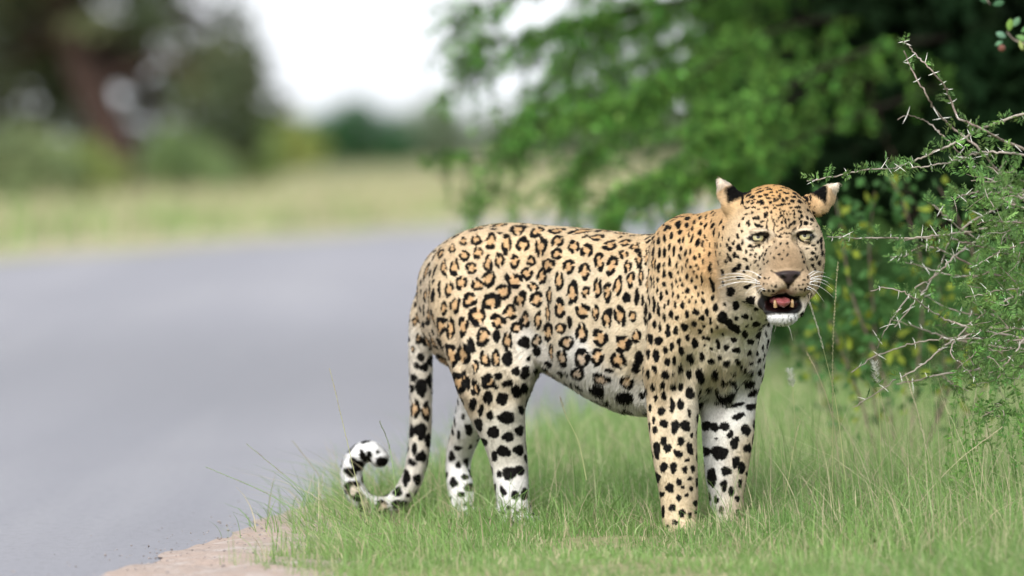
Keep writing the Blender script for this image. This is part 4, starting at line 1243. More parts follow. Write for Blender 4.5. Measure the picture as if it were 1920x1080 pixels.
# ------------------------------------------------------------------ single tall grass stalks with seed heads
stem_mat = material('grass_stem', (1, 1, 1), rough=.6, spec=.2, attr=True, translucent=.2)
def stalk(pts, d, seed_from, look, label, col=(.40, .42, .20), head=(.50, .43, .30), rad=.0011):
    P = np.array([at(px, py, d + k * .006) for k, (px, py) in enumerate(pts)])
    S_ = spline(P, 6)
    z = S_[:, 2] - (ground_z(S_[:, 0], S_[:, 1]))
    root = empty('grass_stalk', (0, 0, 0))
    t = np.linspace(0, 1, len(S_))
    V, F = tube(S_, rad * (1 - .65 * t), 5)
    mesh_from('stem', V, F, stem_mat, True, np.tile(np.array(col), (len(V), 1)), root)
    r = np.random.default_rng(int(pts[0][0]))
    bag = Bag()
    ks = [k for k in range(len(S_)) if t[k] >= seed_from]
    dense = np.array([np.interp(u, t, S_[:, i]) for u in np.linspace(seed_from, 1, 46 if look != 'thin' else 22) for i in range(3)]).reshape(-1, 3)
    for k in range(len(dense) - 1):
        T = unit(dense[k + 1] - dense[k])
        for s_ in (-1, 1):
            o = unit(np.cross(T, r.normal(size=3)))
            L = (.008 if look != 'fluffy' else .012) * r.uniform(.7, 1.3); w = .0013 if look != 'thin' else .0008
            tip = dense[k] + (T * .8 + o * (.35 if look != 'fluffy' else 1.0)) * L
            sd = np.cross(T, o) * w
            m = (dense[k] + tip) / 2
            bag.add(np.array([dense[k], m + sd, tip, m - sd]), np.array([[0, 1, 2, 3]]), np.array(head) * r.uniform(.75, 1.2))
    bag.build('seed_head', stem_mat, root, False)
    return tag(root, label, 'grass', 'tall grass stalks standing above the verge')

stalk([(1560, 1000), (1561, 800), (1562, 640), (1571, 490)], 14.9, .35, 'spike', 'upright pale seed spike standing just beside the leopard\'s cheek')
stalk([(1585, 900), (1568, 760), (1540, 640), (1513, 552)], 14.7, .62, 'spike', 'leaning grass stalk whose white seed tip touches the leopard\'s jaw', head=(.66, .64, .55))
stalk([(1655, 940), (1650, 800), (1646, 730), (1640, 680)], 15.0, .72, 'fluffy', 'grass stalk with a small fluffy white head below the thorn twigs', head=(.66, .66, .60))
stalk([(1575, 880), (1560, 780), (1537, 710), (1512, 658)], 15.1, .5, 'thin', 'dry straw stalk leaning towards the leopard\'s chest', col=(.50, .44, .28))
stalk([(1492, 860), (1490, 780), (1486, 730), (1481, 695)], 15.3, .7, 'fluffy', 'short fluffy-headed stalk close beside the leopard\'s forelegs', head=(.62, .64, .55))
stalk([(690, 985), (668, 900), (642, 790), (618, 690)], 14.6, .55, 'thin', 'tall thin stalk with dark tip rising left of the curled tail', head=(.34, .27, .24))
stalk([(700, 1030), (600, 985), (500, 925), (385, 875)], 14.5, .62, 'thin', 'longest stalk arching far out over the sandy shoulder', col=(.22, .38, .12), head=(.30, .24, .22))
stalk([(640, 1000), (580, 930), (520, 880), (462, 832)], 14.9, .60, 'thin', 'arching stalk with dark seed tip over the asphalt edge', col=(.26, .38, .15), head=(.30, .22, .22))
stalk([(720, 1010), (640, 950), (590, 880), (548, 826)], 15.3, .6, 'thin', 'brownish stalk leaning left from behind the tail curl', col=(.34, .36, .2), head=(.34, .28, .25))
stalk([(742, 930), (736, 870), (728, 830), (712, 790)], 14.7, .55, 'thin', 'dark-tipped stalk crossing the tip of the curled tail', col=(.25, .36, .14), head=(.12, .13, .08))
stalk([(1100, 900), (1085, 830), (1062, 780), (1050, 745)], 14.9, .6, 'thin', 'thin stalk standing in the gap under the leopard\'s belly', head=(.25, .2, .15))
stalk([(1462, 1000), (1478, 900), (1490, 830), (1500, 790)], 14.8, .5, 'thin', 'green stalk leaning right next to the far forepaw')
stalk([(1760, 1000), (1745, 880), (1722, 780), (1698, 700)], 14.9, .45, 'spike', 'straw-coloured stalk leaning left beneath the lowest thorn twig', col=(.5, .46, .3), head=(.55, .5, .36))
stalk([(1812, 960), (1820, 860), (1826, 760), (1838, 690)], 15.1, .5, 'thin', 'pale straw stalk in front of the thorn bush foliage', col=(.52, .48, .33))
stalk([(1660, 1060), (1712, 960), (1790, 870), (1880, 800)], 14.5, .7, 'thin', 'long bent straw stalk slanting up right near the frame corner', col=(.52, .47, .3))
stalk([(600, 1060), (655, 1020), (690, 1003), (760, 998)], 14.2, .5, 'thin', 'short bent brown stalk on the sandy edge below the tail', col=(.36, .28, .2), head=(.4, .3, .22))
print('grass', round(time.time() - T0, 1))
# ------------------------------------------------------------------ trees and bushes
bark_mat = material('bark', (.13, .095, .075), rough=.95, spec=.1, noise=[(9, (.07, .05, .04), .8, .4, .65), (40, (.22, .18, .15), .5, .5, .7)], bump=(30, .8, .02))
twig_mat = material('thorn_twig', (.30, .25, .21), rough=.85, spec=.15, noise=[(60, (.14, .10, .085), .85, .42, .62), (25, (.46, .43, .39), .7, .5, .68)], bump=(150, .6, .002))
pale_twig_mat = material('pale_twig', (.34, .30, .26), rough=.8, spec=.15, noise=[(50, (.24, .19, .15), .8, .45, .65)], bump=(150, .5, .002))
thorn_mat = material('white_thorn', (.78, .77, .72), rough=.45, spec=.35, noise=[(120, (.45, .38, .32), .5, .55, .75)])
foliage_mat = material('foliage', (1, 1, 1), rough=.6, spec=.12, attr=True, translucent=.30)
shade_foliage_mat = material('shaded_foliage', (1, 1, 1), rough=.75, spec=.04, attr=True, translucent=.12)  # for thicket leaves whose tint is darkened to carry the shade
acacia_bark_mat = material('acacia_bark', (.030, .024, .020), rough=.95, spec=.03, noise=[(12, (.016, .013, .011), .8, .4, .65)])
dark_bark_mat = material('dark_bark', (.068, .044, .037), rough=.95, spec=.05, noise=[(9, (.028, .02, .018), .8, .4, .65)], bump=(30, .8, .02))

def rhombs(P, D, L, W, seed, flat=None):
    """one four-cornered leaf per row: base P, unit direction D, length L, half width W"""
    r = np.random.default_rng(seed)
    n = len(P)
    o = r.normal(size=(n, 3)) if flat is None else flat + r.normal(size=(n, 3)) * .35
    S_ = np.cross(D, o); S_ /= np.linalg.norm(S_, axis=1)[:, None] + 1e-9
    L = np.broadcast_to(L, n)[:, None]; W = np.broadcast_to(W, n)[:, None]
    up = np.cross(S_, D) * L * .06
    V = np.stack([P, P + D * L * .45 + S_ * W - up, P + D * L, P + D * L * .45 - S_ * W - up], 1).reshape(-1, 3)
    return V, np.arange(4 * n).reshape(n, 4)

def nrm(a): return a / (np.linalg.norm(a, axis=-1, keepdims=True) + 1e-9)

def frond_leaves(base, direc, L, npairs, lw, seed):
    """pinnate fronds: N bases, N directions -> leaflets as quads"""
    r = np.random.default_rng(seed)
    n = len(base)
    side = nrm(np.cross(direc, r.normal(size=(n, 3))))
    Ps, Ds = [], []
    for k in range(npairs):
        t = (k + .6) / npairs
        c = base + direc * (L * t)[:, None] - np.array((0, 0, 1)) * (L * .18 * t * t)[:, None]
        for s_ in (-1, 1):
            Ps.append(c); Ds.append(nrm(side * s_ + direc * .55 + r.normal(size=(n, 3)) * .12))
    P = np.concatenate(Ps); D = np.concatenate(Ds)
    ll = np.tile(L, npairs * 2) * .42 * np.repeat(1 - .45 * np.abs(np.linspace(-1, 1, npairs * 2)) ** 2, n)
    return rhombs(P, D, ll, ll * lw, seed + 1)

def tinted(base, n, seed, var=.25, hue=.1):
    r = np.random.default_rng(seed)
    c = np.asarray(base) * np.exp(r.normal(size=(n, 1)) * var)
    c = c * (1 + r.normal(size=(n, 3)) * hue * np.array((1, .3, .6)))
    return np.clip(c, .004, .8)

def clump_tree(name, base, trunk_pts, trunk_r, lobes, leaf, count, color, label, cat='tree', group=None, limbs=True, seed=0, mat=None, dense=0, bark=None):
    bark = bark or dark_bark_mat
    """trunk + limbs to each lobe + leaves spread through uneven lobes.  lobes: (centre, radii)"""
    root = empty(name, base)
    inv = -np.asarray(base, float)
    r = np.random.default_rng(seed)
    T = spline(np.array(trunk_pts, float), 6)
    k = np.linspace(0, 1, len(T))
    V, F = tube(T + inv, np.interp(k, (0, .12, 1), (trunk_r * 1.5, trunk_r, trunk_r * .55)), 12)
    mesh_from('trunk', V, F, bark, True, None, root)
    bag = Bag()
    tot = sum(np.prod(l[1]) ** (2 / 3) for l in lobes)
    for i, (c, rad) in enumerate(lobes):
        c = np.asarray(c, float); rad = np.asarray(rad, float)
        if limbs:
            j = int(len(T) * r.uniform(.45, .95)); s_ = T[min(j, len(T) - 1)]
            mid = (s_ + c) / 2 + r.normal(size=3) * .08 * np.linalg.norm(c - s_) + np.array((0, 0, .12)) * np.linalg.norm(c - s_)
            P = spline(np.array([s_, mid, c]), 5)
            V, F = tube(P + inv, np.linspace(trunk_r * .45, trunk_r * .12, len(P)), 7)
            mesh_from('branch', V, F, bark, True, None, root)
        n = int(count * np.prod(rad) ** (2 / 3) / tot)
        m = max(6, n // 26 if not dense else n // dense)
        u = nrm(r.normal(size=(m, 3))) * (r.uniform(.25, 1, (m, 1)) ** .5)
        cc = c + u * rad
        w = r.integers(0, m, n)
        P = cc[w] + r.normal(size=(n, 3)) * rad * (.11 if not dense else .16)
        D = nrm(r.normal(size=(n, 3)) + np.array((0, 0, -.25)) + u[w] * .5)
        V, F = rhombs(P + inv, D, leaf * r.uniform(.6, 1.3, n), leaf * .30 * r.uniform(.7, 1.3, n), seed + i * 7)
        tint = tinted(color, m, seed + i, .28, .08)[w] * r.uniform(.8, 1.2, (n, 1))
        bag.add(V, F, np.repeat(tint, 4, axis=0))
    o = bag.build('crown', mat or foliage_mat, root, False)
    tag(root, label, cat, group)
    return root

def gpt(px, d): return np.array(((px - 960) / FPX * d, d, 0.0))
def zpx(py, d): return CAM_H + (270.0 - py) / FPX * d

# ---- far side: the big leaning tree
d = 109.0
m = d / FPX
def F3(px, py, dd=0.0): return np.array(((px - 960) * (d + dd) / FPX, d + dd, zpx(py, d + dd)))
lob = [(F3(60, 60, 3), (1.5, 1.6, 1.0)), (F3(225, 25, 0), (1.2, 1.5, .45)), (F3(330, 110, 2), (1.1, 1.4, .75)), (F3(400, 170, -1), (.75, 1.2, .75)), (F3(20, 190, 2), (1.0, 1.3, .9)),
       (F3(330, 230, 4), (1.0, 1.2, .8)), (F3(90, 270, 5), (1.1, 1.3, .7)), (F3(300, 300, 5), (1.0, 1.2, .55)), (F3(-60, 120, 2), (1.4, 1.6, 1.6)), (F3(150, 150, 5), (.9, 1.3, .9)),
       (F3(120, -150, 0), (2.6, 2.6, 1.1)), (F3(320, -120, 0), (2.0, 2.4, .9)), (F3(-120, -120, 0), (2.4, 2.4, 1.2)), (F3(100, -330, 0), (2.6, 2.6, 1.2)), (F3(440, 60, 1), (.5, .9, .35)), (F3(450, 150, 4), (.55, 1.0, .5)), (F3(480, 215, 6), (.5, 1.0, .45)), (F3(430, 280, 6), (.6, 1.0, .5))]
clump_tree('leaning_tree', gpt(252, d), [F3(256, 372), F3(238, 320), F3(205, 240), F3(165, 150), F3(128, 60), F3(80, -80), F3(40, -240)], .34, lob, .20, 21000,
           (.100, .124, .064), 'big dark tree with leaning brown trunk at far left across the road', seed=301, dense=30)

def bush(px, top, basey, halfpx, color, label, seed, n=6500, name='bush', depth=None):
    global d
    d = depth or CAM_H * FPX / (basey - 270.0)
    m = d / FPX
    w = halfpx * m; h = zpx(top, d)
    r = np.random.default_rng(seed)
    lob = []
    for i in range(7):
        a = r.uniform(-1, 1)
        hh = h * (1 - .35 * a * a) * r.uniform(.72, 1.0)
        lob.append((gpt(px + a * halfpx * .72, d + r.uniform(-.5, .5) * w) + np.array((0, 0, hh * .52)), (w * .42, w * .42, hh * .48)))
    b = gpt(px, d)
    clump_tree(name, b, [b, b + np.array((0.02 * w, 0, h * .25)), b + np.array((.05 * w, 0, h * .55))], .05 * w + .02, lob, max(.10, .10 * w), n, color, label, 'bush', 'bushes along the far side of the road', seed=seed, dense=9)

bush(525, 178, 322, 80, (.26, .30, .085), 'yellow-green bush between the leaning tree and the dark round bush', 311)
bush(668, 160, 314, 104, (.045, .120, .050), 'dark green round bush standing alone beneath the white sky', 312)
bush(812, 172, 308, 90, (.17, .22, .14), 'greyish green bush right of the dark round bush', 313)
bush(960, 176, 305, 110, (.17, .21, .14), 'grey-green distant bush seen through the hanging acacia tips', 314)
bush(1130, 170, 304, 120, (.15, .20, .12), 'distant bush behind the middle of the acacia branches', 315)
bush(1290, 180, 304, 110, (.15, .20, .11), 'distant bush behind the acacia, above the leopard\'s shoulder', 316)
bush(40, 215, 392, 110, (.20, .25, .12), 'olive green bush at the left edge beneath the leaning tree', 317)
bush(150, 250, 385, 80, (.22, .27, .09), 'low light green bush left of the leaning trunk', 318)
bush(345, 225, 372, 95, (.17, .24, .10), 'dark bush immediately right of the leaning trunk', 319)
bush(450, 190, 352, 90, (.24, .32, .11), 'mid green bush between the leaning trunk and the yellow-green bush', 320)

# ---- acacia overhanging from the right, 6 to 12 m behind the leopard
root = empty('acacia_tree', (2.75, 25.0, 0))
AO = np.array((2.75, 25.0, 0))
T = spline(np.array([(2.75, 25, -.05), (2.70, 25, .7), (2.55, 24.9, 1.5), (2.45, 24.8, 2.3)]), 6)
V, F = tube(T - AO, np.interp(np.linspace(0, 1, len(T)), (0, .1, 1), (.20, .13, .09)), 12)
mesh_from('trunk', V, F, bark_mat, True, None, root)
def A3(px, py, dd): return at(px, py, dd)
limbs = [   # polylines px, py, depth
    [(1990, -60, 24.5), (1700, -60, 24), (1350, -10, 23), (1080, 50, 22.5), (930, 110, 22.2), (812, 190, 22)],
    [(1990, -40, 24.5), (1600, 10, 23.5), (1300, 70, 22.8), (1120, 150, 22.3), (1000, 240, 22), (905, 385, 21.8)],
    [(1990, 0, 24.5), (1650, 60, 23.4), (1400, 120, 22.6), (1230, 200, 22), (1110, 290, 21.6), (1060, 350, 21.5)],
    [(1990, -160, 24.5), (1600, -140, 24), (1250, -80, 23), (1000, -20, 22.8), (900, 10, 22.6), (850, 60, 22.5)],
    [(1990, 40, 24.5), (1720, 120, 23.2), (1500, 180, 22.2), (1330, 270, 21.4), (1200, 350, 21), (1140, 420, 20.8)],
    [(1990, 80, 24), (1800, 150, 22.5), (1600, 220, 21.5), (1440, 290, 20.8), (1330, 330, 20.5), (1270, 345, 20.4)],
    [(1990, -60, 24.5), (1500, -30, 23.2), (1210, 10, 22.6), (1090, 40, 22.3), (960, 70, 22.1), (880, 90, 22)],
    [(1990, 20, 24.5), (1600, 30, 22.6), (1420, 70, 22), (1280, 150, 21.6), (1180, 190, 21.4), (1120, 210, 21.3)],
    [(1990, 60, 24.5), (1700, 80, 21.8), (1540, 130, 21), (1440, 190, 20.6), (1380, 230, 20.4), (1330, 250, 20.3)],
    [(1990, 0, 24.5), (1480, 60, 24), (1250, 130, 23.6), (1060, 210, 23.3), (930, 290, 23), (830, 290, 22.8)],
    [(1990, -20, 25), (1500, -10, 23.8), (1330, 20, 23.5), (1150, 60, 23.2), (1030, 160, 23), (960, 300, 22.8)],
]
fb, fd, fl = [], [], []
r = np.random.default_rng(401)
for li, Lm in enumerate(limbs):
    P = spline(np.array([A3(*q) for q in Lm]), 8)
    if li < 6:
        st_ = T[-4 - li % 4]; P = np.vstack([st_ * .99 + P[0] * .01, P])
    k = np.linspace(0, 1, len(P))
    V, F = tube(P - AO, .011 * (1 - .85 * k), 6)
    br = mesh_from('branch', V, F, acacia_bark_mat, True, None, root)
    bag = Bag()
    dense = np.array([[np.interp(u, k, P[:, i]) for i in range(3)] for u in np.linspace(.18, 1, 56)])
    for q in range(len(dense) - 1):
        u = .18 + .82 * q / 55
        px_ = to_px(dense[q])[0]
        if r.uniform() < .20 + .38 * np.clip((1080 - px_) / 120, 0, 1) + .55 * np.clip((px_ - 1380) / 160, 0, 1): continue
        tdir = unit(dense[q + 1] - dense[q])
        for rep in range(2):
            o = unit(r.normal(size=3) * np.array((1, 1.0, .7)))
            ln = r.uniform(.10, .30) * (1.15 - .45 * u)
            c = dense[q]
            S_ = [c]
            dirn = unit(tdir * .7 + o * .75 + np.array((-.15, 0, -.15)))
            for e in range(5):
                S_.append(S_[-1] + dirn * ln / 5); dirn = unit(dirn + np.array((-.04, 0, -.17)) + r.normal(size=3) * .10)
            S_ = np.array(S_)
            V, F = tube(S_ - AO, np.linspace(.0032, .0010, 6), 4); bag.add(V, F)
            nf = int(ln / .009)
            for e in range(nf):
                t = e / nf * 5; i0 = int(t); pp = S_[i0] * (1 - t + i0) + S_[min(i0 + 1, 5)] * (t - i0)
                dd_ = unit(S_[min(i0 + 1, 5)] - S_[i0])
                fb.append(pp); fd.append(unit(dd_ * .6 + unit(r.normal(size=3)) + np.array((0, 0, -.1)))); fl.append(r.uniform(.020, .040))
    bag.build('twigs', acacia_bark_mat, br)['kind'] = 'stuff'
fb, fd, fl = np.array(fb), np.array(fd), np.array(fl)
V, F = frond_leaves(fb - AO, fd, fl, 5, .26, 405)
col = tinted((.090, .205, .038), len(fb), 406, .45, .12)
C = np.repeat(np.tile(col, (10, 1)), 4, axis=0)
cr = mesh_from('crown', V, F, foliage_mat, False, C, root)
print('acacia fronds', len(fb), len(F))
# the high crown above the frame that shades everything below it
bag = Bag()
n = 36000
cc = np.array([(r.uniform(.5, 5.6), r.uniform(21.5, 31), r.uniform(1.8, 3.6)) for _ in range(520)])
w = r.integers(0, len(cc), n)
P = cc[w] + r.normal(size=(n, 3)) * np.array((.24, .24, .10))
P = P[(P[:, 2] > 1.55)]; n = len(P)
V, F = rhombs(P - AO, nrm(r.normal(size=(n, 3))), .13 * r.uniform(.7, 1.3, n), .035, 411)
bag.add(V, F, np.repeat(tinted((.055, .14, .035), n, 412, .3, .1), 4, axis=0))
bag.build('upper_crown', foliage_mat, root, False)
tag(root, 'feathery green acacia tree hanging its branches over the road behind the leopard', 'tree')

# ---- thicket behind the thorn bush, its deep shade put into near-black leaf colour
d = 26.0
def D3(px, py, dd): return np.array(((px - 960) / FPX * dd, dd, zpx(py, dd)))
def thicket(name, spots, label, color, leaf, n, seed, group=None):
    lob = [(D3(px, py, dd), rad) for px, py, dd, rad in spots]
    b = np.array((lob[0][0][0], lob[0][0][1] + .8, 0))
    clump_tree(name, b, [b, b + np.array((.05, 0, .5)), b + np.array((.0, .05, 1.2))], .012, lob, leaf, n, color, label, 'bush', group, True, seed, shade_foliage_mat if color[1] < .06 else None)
thicket('shaded_bush', [(1700, 200, 27.5, (.5, .8, .55)), (1560, 150, 27.8, (.42, .7, .5)), (1850, 150, 27.5, (.55, .8, .6)), (1640, 340, 27.2, (.45, .7, .42)), (1830, 360, 27.0, (.5, .7, .45)),
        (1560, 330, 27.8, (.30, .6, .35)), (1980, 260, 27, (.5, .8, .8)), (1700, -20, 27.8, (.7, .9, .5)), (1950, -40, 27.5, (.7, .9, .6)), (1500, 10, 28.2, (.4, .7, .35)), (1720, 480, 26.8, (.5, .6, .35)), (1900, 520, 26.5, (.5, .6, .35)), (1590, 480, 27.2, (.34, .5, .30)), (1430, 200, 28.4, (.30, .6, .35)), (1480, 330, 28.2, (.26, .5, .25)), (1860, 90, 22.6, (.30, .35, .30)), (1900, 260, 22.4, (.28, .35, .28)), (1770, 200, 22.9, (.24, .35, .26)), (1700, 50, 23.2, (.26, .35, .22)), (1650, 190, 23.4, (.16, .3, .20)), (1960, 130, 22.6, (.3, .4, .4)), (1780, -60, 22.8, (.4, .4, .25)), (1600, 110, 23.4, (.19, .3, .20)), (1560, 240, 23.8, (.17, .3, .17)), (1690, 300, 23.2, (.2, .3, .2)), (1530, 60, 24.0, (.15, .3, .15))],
        'dense bush behind the thorn twigs with deep shade painted into its near-black leaves', (.007, .017, .006), .085, 60000, 421)
thicket('shrub', [(1640, 560, 22.5, (.28, .4, .22)), (1800, 600, 22, (.32, .4, .2)), (1540, 590, 23.0, (.20, .4, .15)), (1900, 640, 21.5, (.30, .4, .2)), (1700, 650, 21.5, (.3, .4, .14))],
        'mid green low shrub growing between the grass and the dark thicket', (.050, .115, .030), .05, 7000, 431)

# ---- broad-leaved shrub with yellow-green leaves just behind the thorn bush
root = empty('leafy_shrub', tuple(gpt(1700, 17.4)))
LO = gpt(1700, 17.4)
r = np.random.default_rng(441)
leafP, leafD, leafC = [], [], []
stems = [[(1690, 905), (1660, 720), (1600, 560), (1575, 420), (1560, 350)], [(1700, 905), (1720, 700), (1730, 520), (1700, 400), (1668, 330)], [(1660, 905), (1610, 740), (1570, 640), (1545, 570)],
         [(1710, 905), (1790, 700), (1830, 520), (1800, 420), (1760, 350)], [(1720, 905), (1850, 720), (1900, 560), (1890, 450)], [(1690, 905), (1640, 760), (1640, 620), (1630, 470), (1640, 360)],
         [(1700, 905), (1760, 760), (1770, 620), (1750, 480)], [(1650, 905), (1560, 780), (1530, 690), (1500, 640)]]
for s_ in stems:
    dd = 17.4 + r.uniform(-.5, .6)
    P = spline(np.array([at(a, b, dd + .03 * i) for i, (a, b) in enumerate(s_)]), 8)
    P[0, 2] = -.02
    V, F = tube(P - LO, np.linspace(.0042, .0014, len(P)), 6)
    mesh_from('stem', V, F, bark_mat, True, None, root)
    for q in range(6, len(P) - 1):
        for rep in range(5):
            o = unit(r.normal(size=3))
            if r.uniform() < .15: continue
            p = P[q] + o * r.uniform(.0, .07)
            leafP.append(p - LO); leafD.append(unit(o + np.array((0, 0, .3))))
            leafC.append((.19, .24, .030) if r.uniform() < .30 else (.050, .125, .035))
leafP, leafD, leafC = np.array(leafP), np.array(leafD), np.array(leafC)
n = len(leafP)
V, F = rhombs(leafP, leafD, r.uniform(.022, .042, n), r.uniform(.008, .013, n), 445)
mesh_from('leaves', V, F, foliage_mat, False, np.repeat(leafC * r.uniform(.7, 1.3, (n, 1)), 4, axis=0), root)
tag(root, 'broad-leaved shrub with yellow-green leaves right behind the leopard\'s head', 'shrub')

# ------------------------------------------------------------------ thorn bush, in focus at the right
TB = gpt(1985, 14.9)
thorn_bush = empty('thorn_bush', tuple(TB))
tag(thorn_bush, 'thorny acacia bush with long white thorns and tiny feathery leaves beside the leopard', 'bush')
Z5 = lambda q: [(1480 + a / 3.0, 40 + b / 3.0) for a, b in q]
Z6 = lambda q: [(1440 + a / 2.7, 380 + b / 2.7) for a, b in q]
twigs = [   # polyline from the tip inwards, tip radius mm, root radius mm, depth, pale?, thorn spacing m, leaves per tuft
    (Z5([(640, 110), (665, 130), (715, 190), (770, 240), (830, 310), (880, 380), (905, 440), (940, 530), (1000, 565), (1110, 620), (1200, 670), (1320, 720), (1480, 800)]), 1.3, 4.2, 14.72, 0, .055, 1),
    (Z5([(645, 165), (670, 230), (720, 330), (780, 430), (830, 510), (900, 580), (970, 640), (1050, 700), (1130, 790), (1200, 880), (1260, 960), (1400, 1060)]), 1.5, 4.4, 14.86, 0, .09, 0),
    (Z5([(100, 898), (240, 875), (400, 842), (560, 828), (650, 808), (740, 770), (830, 730), (920, 690), (1000, 650), (1055, 615), (1200, 560), (1450, 480)]), 1.6, 3.6, 14.66, 1, .05, 2),
    (Z5([(650, 825), (760, 818), (870, 800), (960, 775), (1040, 750), (1100, 735), (1200, 738), (1310, 750), (1500, 790)]), 1.5, 3.8, 14.78, 1, .06, 2),
    (Z5([(610, 555), (650, 530), (720, 540), (780, 570), (850, 630), (920, 700), (980, 770), (1050, 840), (1140, 900), (1300, 1000)]), .8, 2.6, 14.95, 0, .12, 0),
    (Z5([(940, 990), (1000, 975), (1070, 965), (1180, 1000), (1400, 1080)]), 1.6, 3.4, 14.8, 0, .07, 1),
    (Z6([(300, 172), (440, 178), (600, 178), (720, 178), (830, 170), (900, 160), (1000, 150), (1150, 120), (1400, 60)]), 1.6, 3.8, 14.74, 1, .05, 2),
    (Z6([(640, 190), (760, 182), (900, 178), (1000, 200), (1100, 230), (1200, 260), (1296, 290), (1450, 330)]), 1.5, 4.2, 14.9, 0, .05, 2),
    (Z6([(520, 448), (600, 430), (690, 455), (750, 490), (820, 545), (900, 590), (1000, 622), (1150, 660), (1400, 700)]), 1.5, 3.6, 14.70, 1, .06, 1),
    (Z6([(555, 735), (590, 650), (640, 570), (700, 490), (760, 420), (850, 370), (900, 320), (950, 265), (1080, 180), (1300, 80)]), 1.3, 3.4, 14.85, 1, .06, 1),
    (Z6([(640, 630), (700, 560), (760, 480), (830, 390), (880, 300), (920, 200), (1010, 110), (1100, 60), (1200, 0), (1400, -80)]), 1.4, 3.6, 15.0, 1, .07, 1),
    (Z6([(620, 585), (720, 620), (830, 660), (930, 690), (1100, 720), (1400, 760)]), 1.8, 3.4, 15.1, 1, .08, 0),
    (Z6([(420, 860), (520, 790), (620, 750), (730, 715), (860, 690), (1000, 690), (1200, 700), (1420, 720)]), 1.4, 3.2, 14.88, 1, .10, 0),
    (Z6([(430, 1035), (540, 970), (640, 900), (740, 850), (820, 790), (900, 720), (960, 690), (1100, 640), (1296, 640), (1450, 650)]), 1.2, 3.8, 14.75, 1, .11, 1),
    (Z6([(650, 920), (760, 900), (860, 870), (1000, 855), (1150, 830), (1420, 830)]), 1.8, 3.6, 15.05, 0, .09, 1),
    (Z6([(1070, 930), (990, 830), (920, 750), (1000, 640), (1150, 520), (1400, 420)]), 1.2, 3.0, 14.8, 1, .07, 1),
    (Z6([(1190, 830), (1250, 760), (1296, 690), (1420, 560)]), 2.0, 4.0, 14.65, 1, .07, 1),
    (Z6([(830, 10), (900, 70), (1000, 150), (1120, 220), (1300, 300)]), 1.2, 3.0, 15.0, 1, .08, 1),
    (Z6([(620, 275), (700, 270), (740, 235), (840, 225), (1000, 300), (1200, 380), (1420, 420)]), 1.6, 3.4, 15.0, 0, .06, 2),
    (Z6([(690, 300), (800, 330), (950, 370), (1100, 365), (1420, 360)]), 1.2, 3.0, 15.1, 0, .06, 2),
    (Z6([(760, 440), (880, 520), (1010, 560), (1150, 570), (1420, 560)]), 1.2, 3.0, 15.15, 0, .06, 2),
    (Z6([(1040, 330), (1100, 290), (1180, 250), (1296, 200), (1420, 150)]), 1.2, 3.0, 14.6, 0, .06, 3),
    (Z6([(1000, 480), (1100, 460), (1200, 440), (1420, 430)]), 1.2, 3.0, 14.72, 1, .06, 3),
    (Z6([(1060, 110), (1120, 90), (1220, 100), (1420, 110)]), 1.2, 3.0, 14.66, 0, .05, 3),
    (Z6([(1030, 660), (1110, 690), (1200, 700), (1420, 690)]), 1.2, 3.0, 14.7, 0, .06, 3),
]
r = np.random.default_rng(501)
FRB, FRD, FRL = [], [], []
for ti, (pp, r0, r1, dd, pale, gap, nl) in enumerate(twigs):
    K = [at(a, b, dd + .05 * math.sin(i * 1.3 + ti) + .02 * i) for i, (a, b) in enumerate(pp)]
    P = spline(np.array(K), 6)
    P[1:-1] += r.normal(size=(len(P) - 2, 3)) * .0012
    L = np.concatenate([[0], np.cumsum(np.linalg.norm(np.diff(P, axis=0), axis=1))])
    rad = np.interp(L / L[-1], (0, 1), (r0 * .0010, r1 * .0010)) * .80
    V, F = tube(P - TB, rad, 7)
    br = mesh_from('branch', V, F, pale_twig_mat if pale else twig_mat, True, None, thorn_bush)
    u = gap * .4
    while u < L[-1] * .98:
        c = np.array([np.interp(u, L, P[:, i]) for i in range(3)])
        t = unit(np.array([np.interp(u + .004, L, P[:, i]) for i in range(3)]) - c)
        o = unit(np.cross(t, r.normal(size=3))); o[1] *= .6; o = unit(o)
        in_view = to_px(c)[0] < 1960
        if in_view:
            for s_ in (-1, 1):
                if r.uniform() < .25: continue
                ln = r.choice([.010, .014, .022, .030], p=[.35, .35, .2, .1])
                dv = unit(o * s_ + t * r.uniform(-.5, .2))
                Q = np.array([c, c + dv * ln * .5 + t * .0008, c + dv * ln])
                V, F = tube(Q - TB, np.array((.0010, .0008, .00012)), 5)
                mesh_from('thorn', V, F, thorn_mat, True, None, br)
            for _ in range(nl + (1 if nl > 1 else 0)):
                FRB.append(c + r.normal(size=3) * .003); FRD.append(unit(r.normal(size=3) * .8 + np.array((-.1, -.1, .25)))); FRL.append(r.uniform(.018, .036))
        u += gap * r.uniform(.55, 1.3) * (.8 if nl else 1)
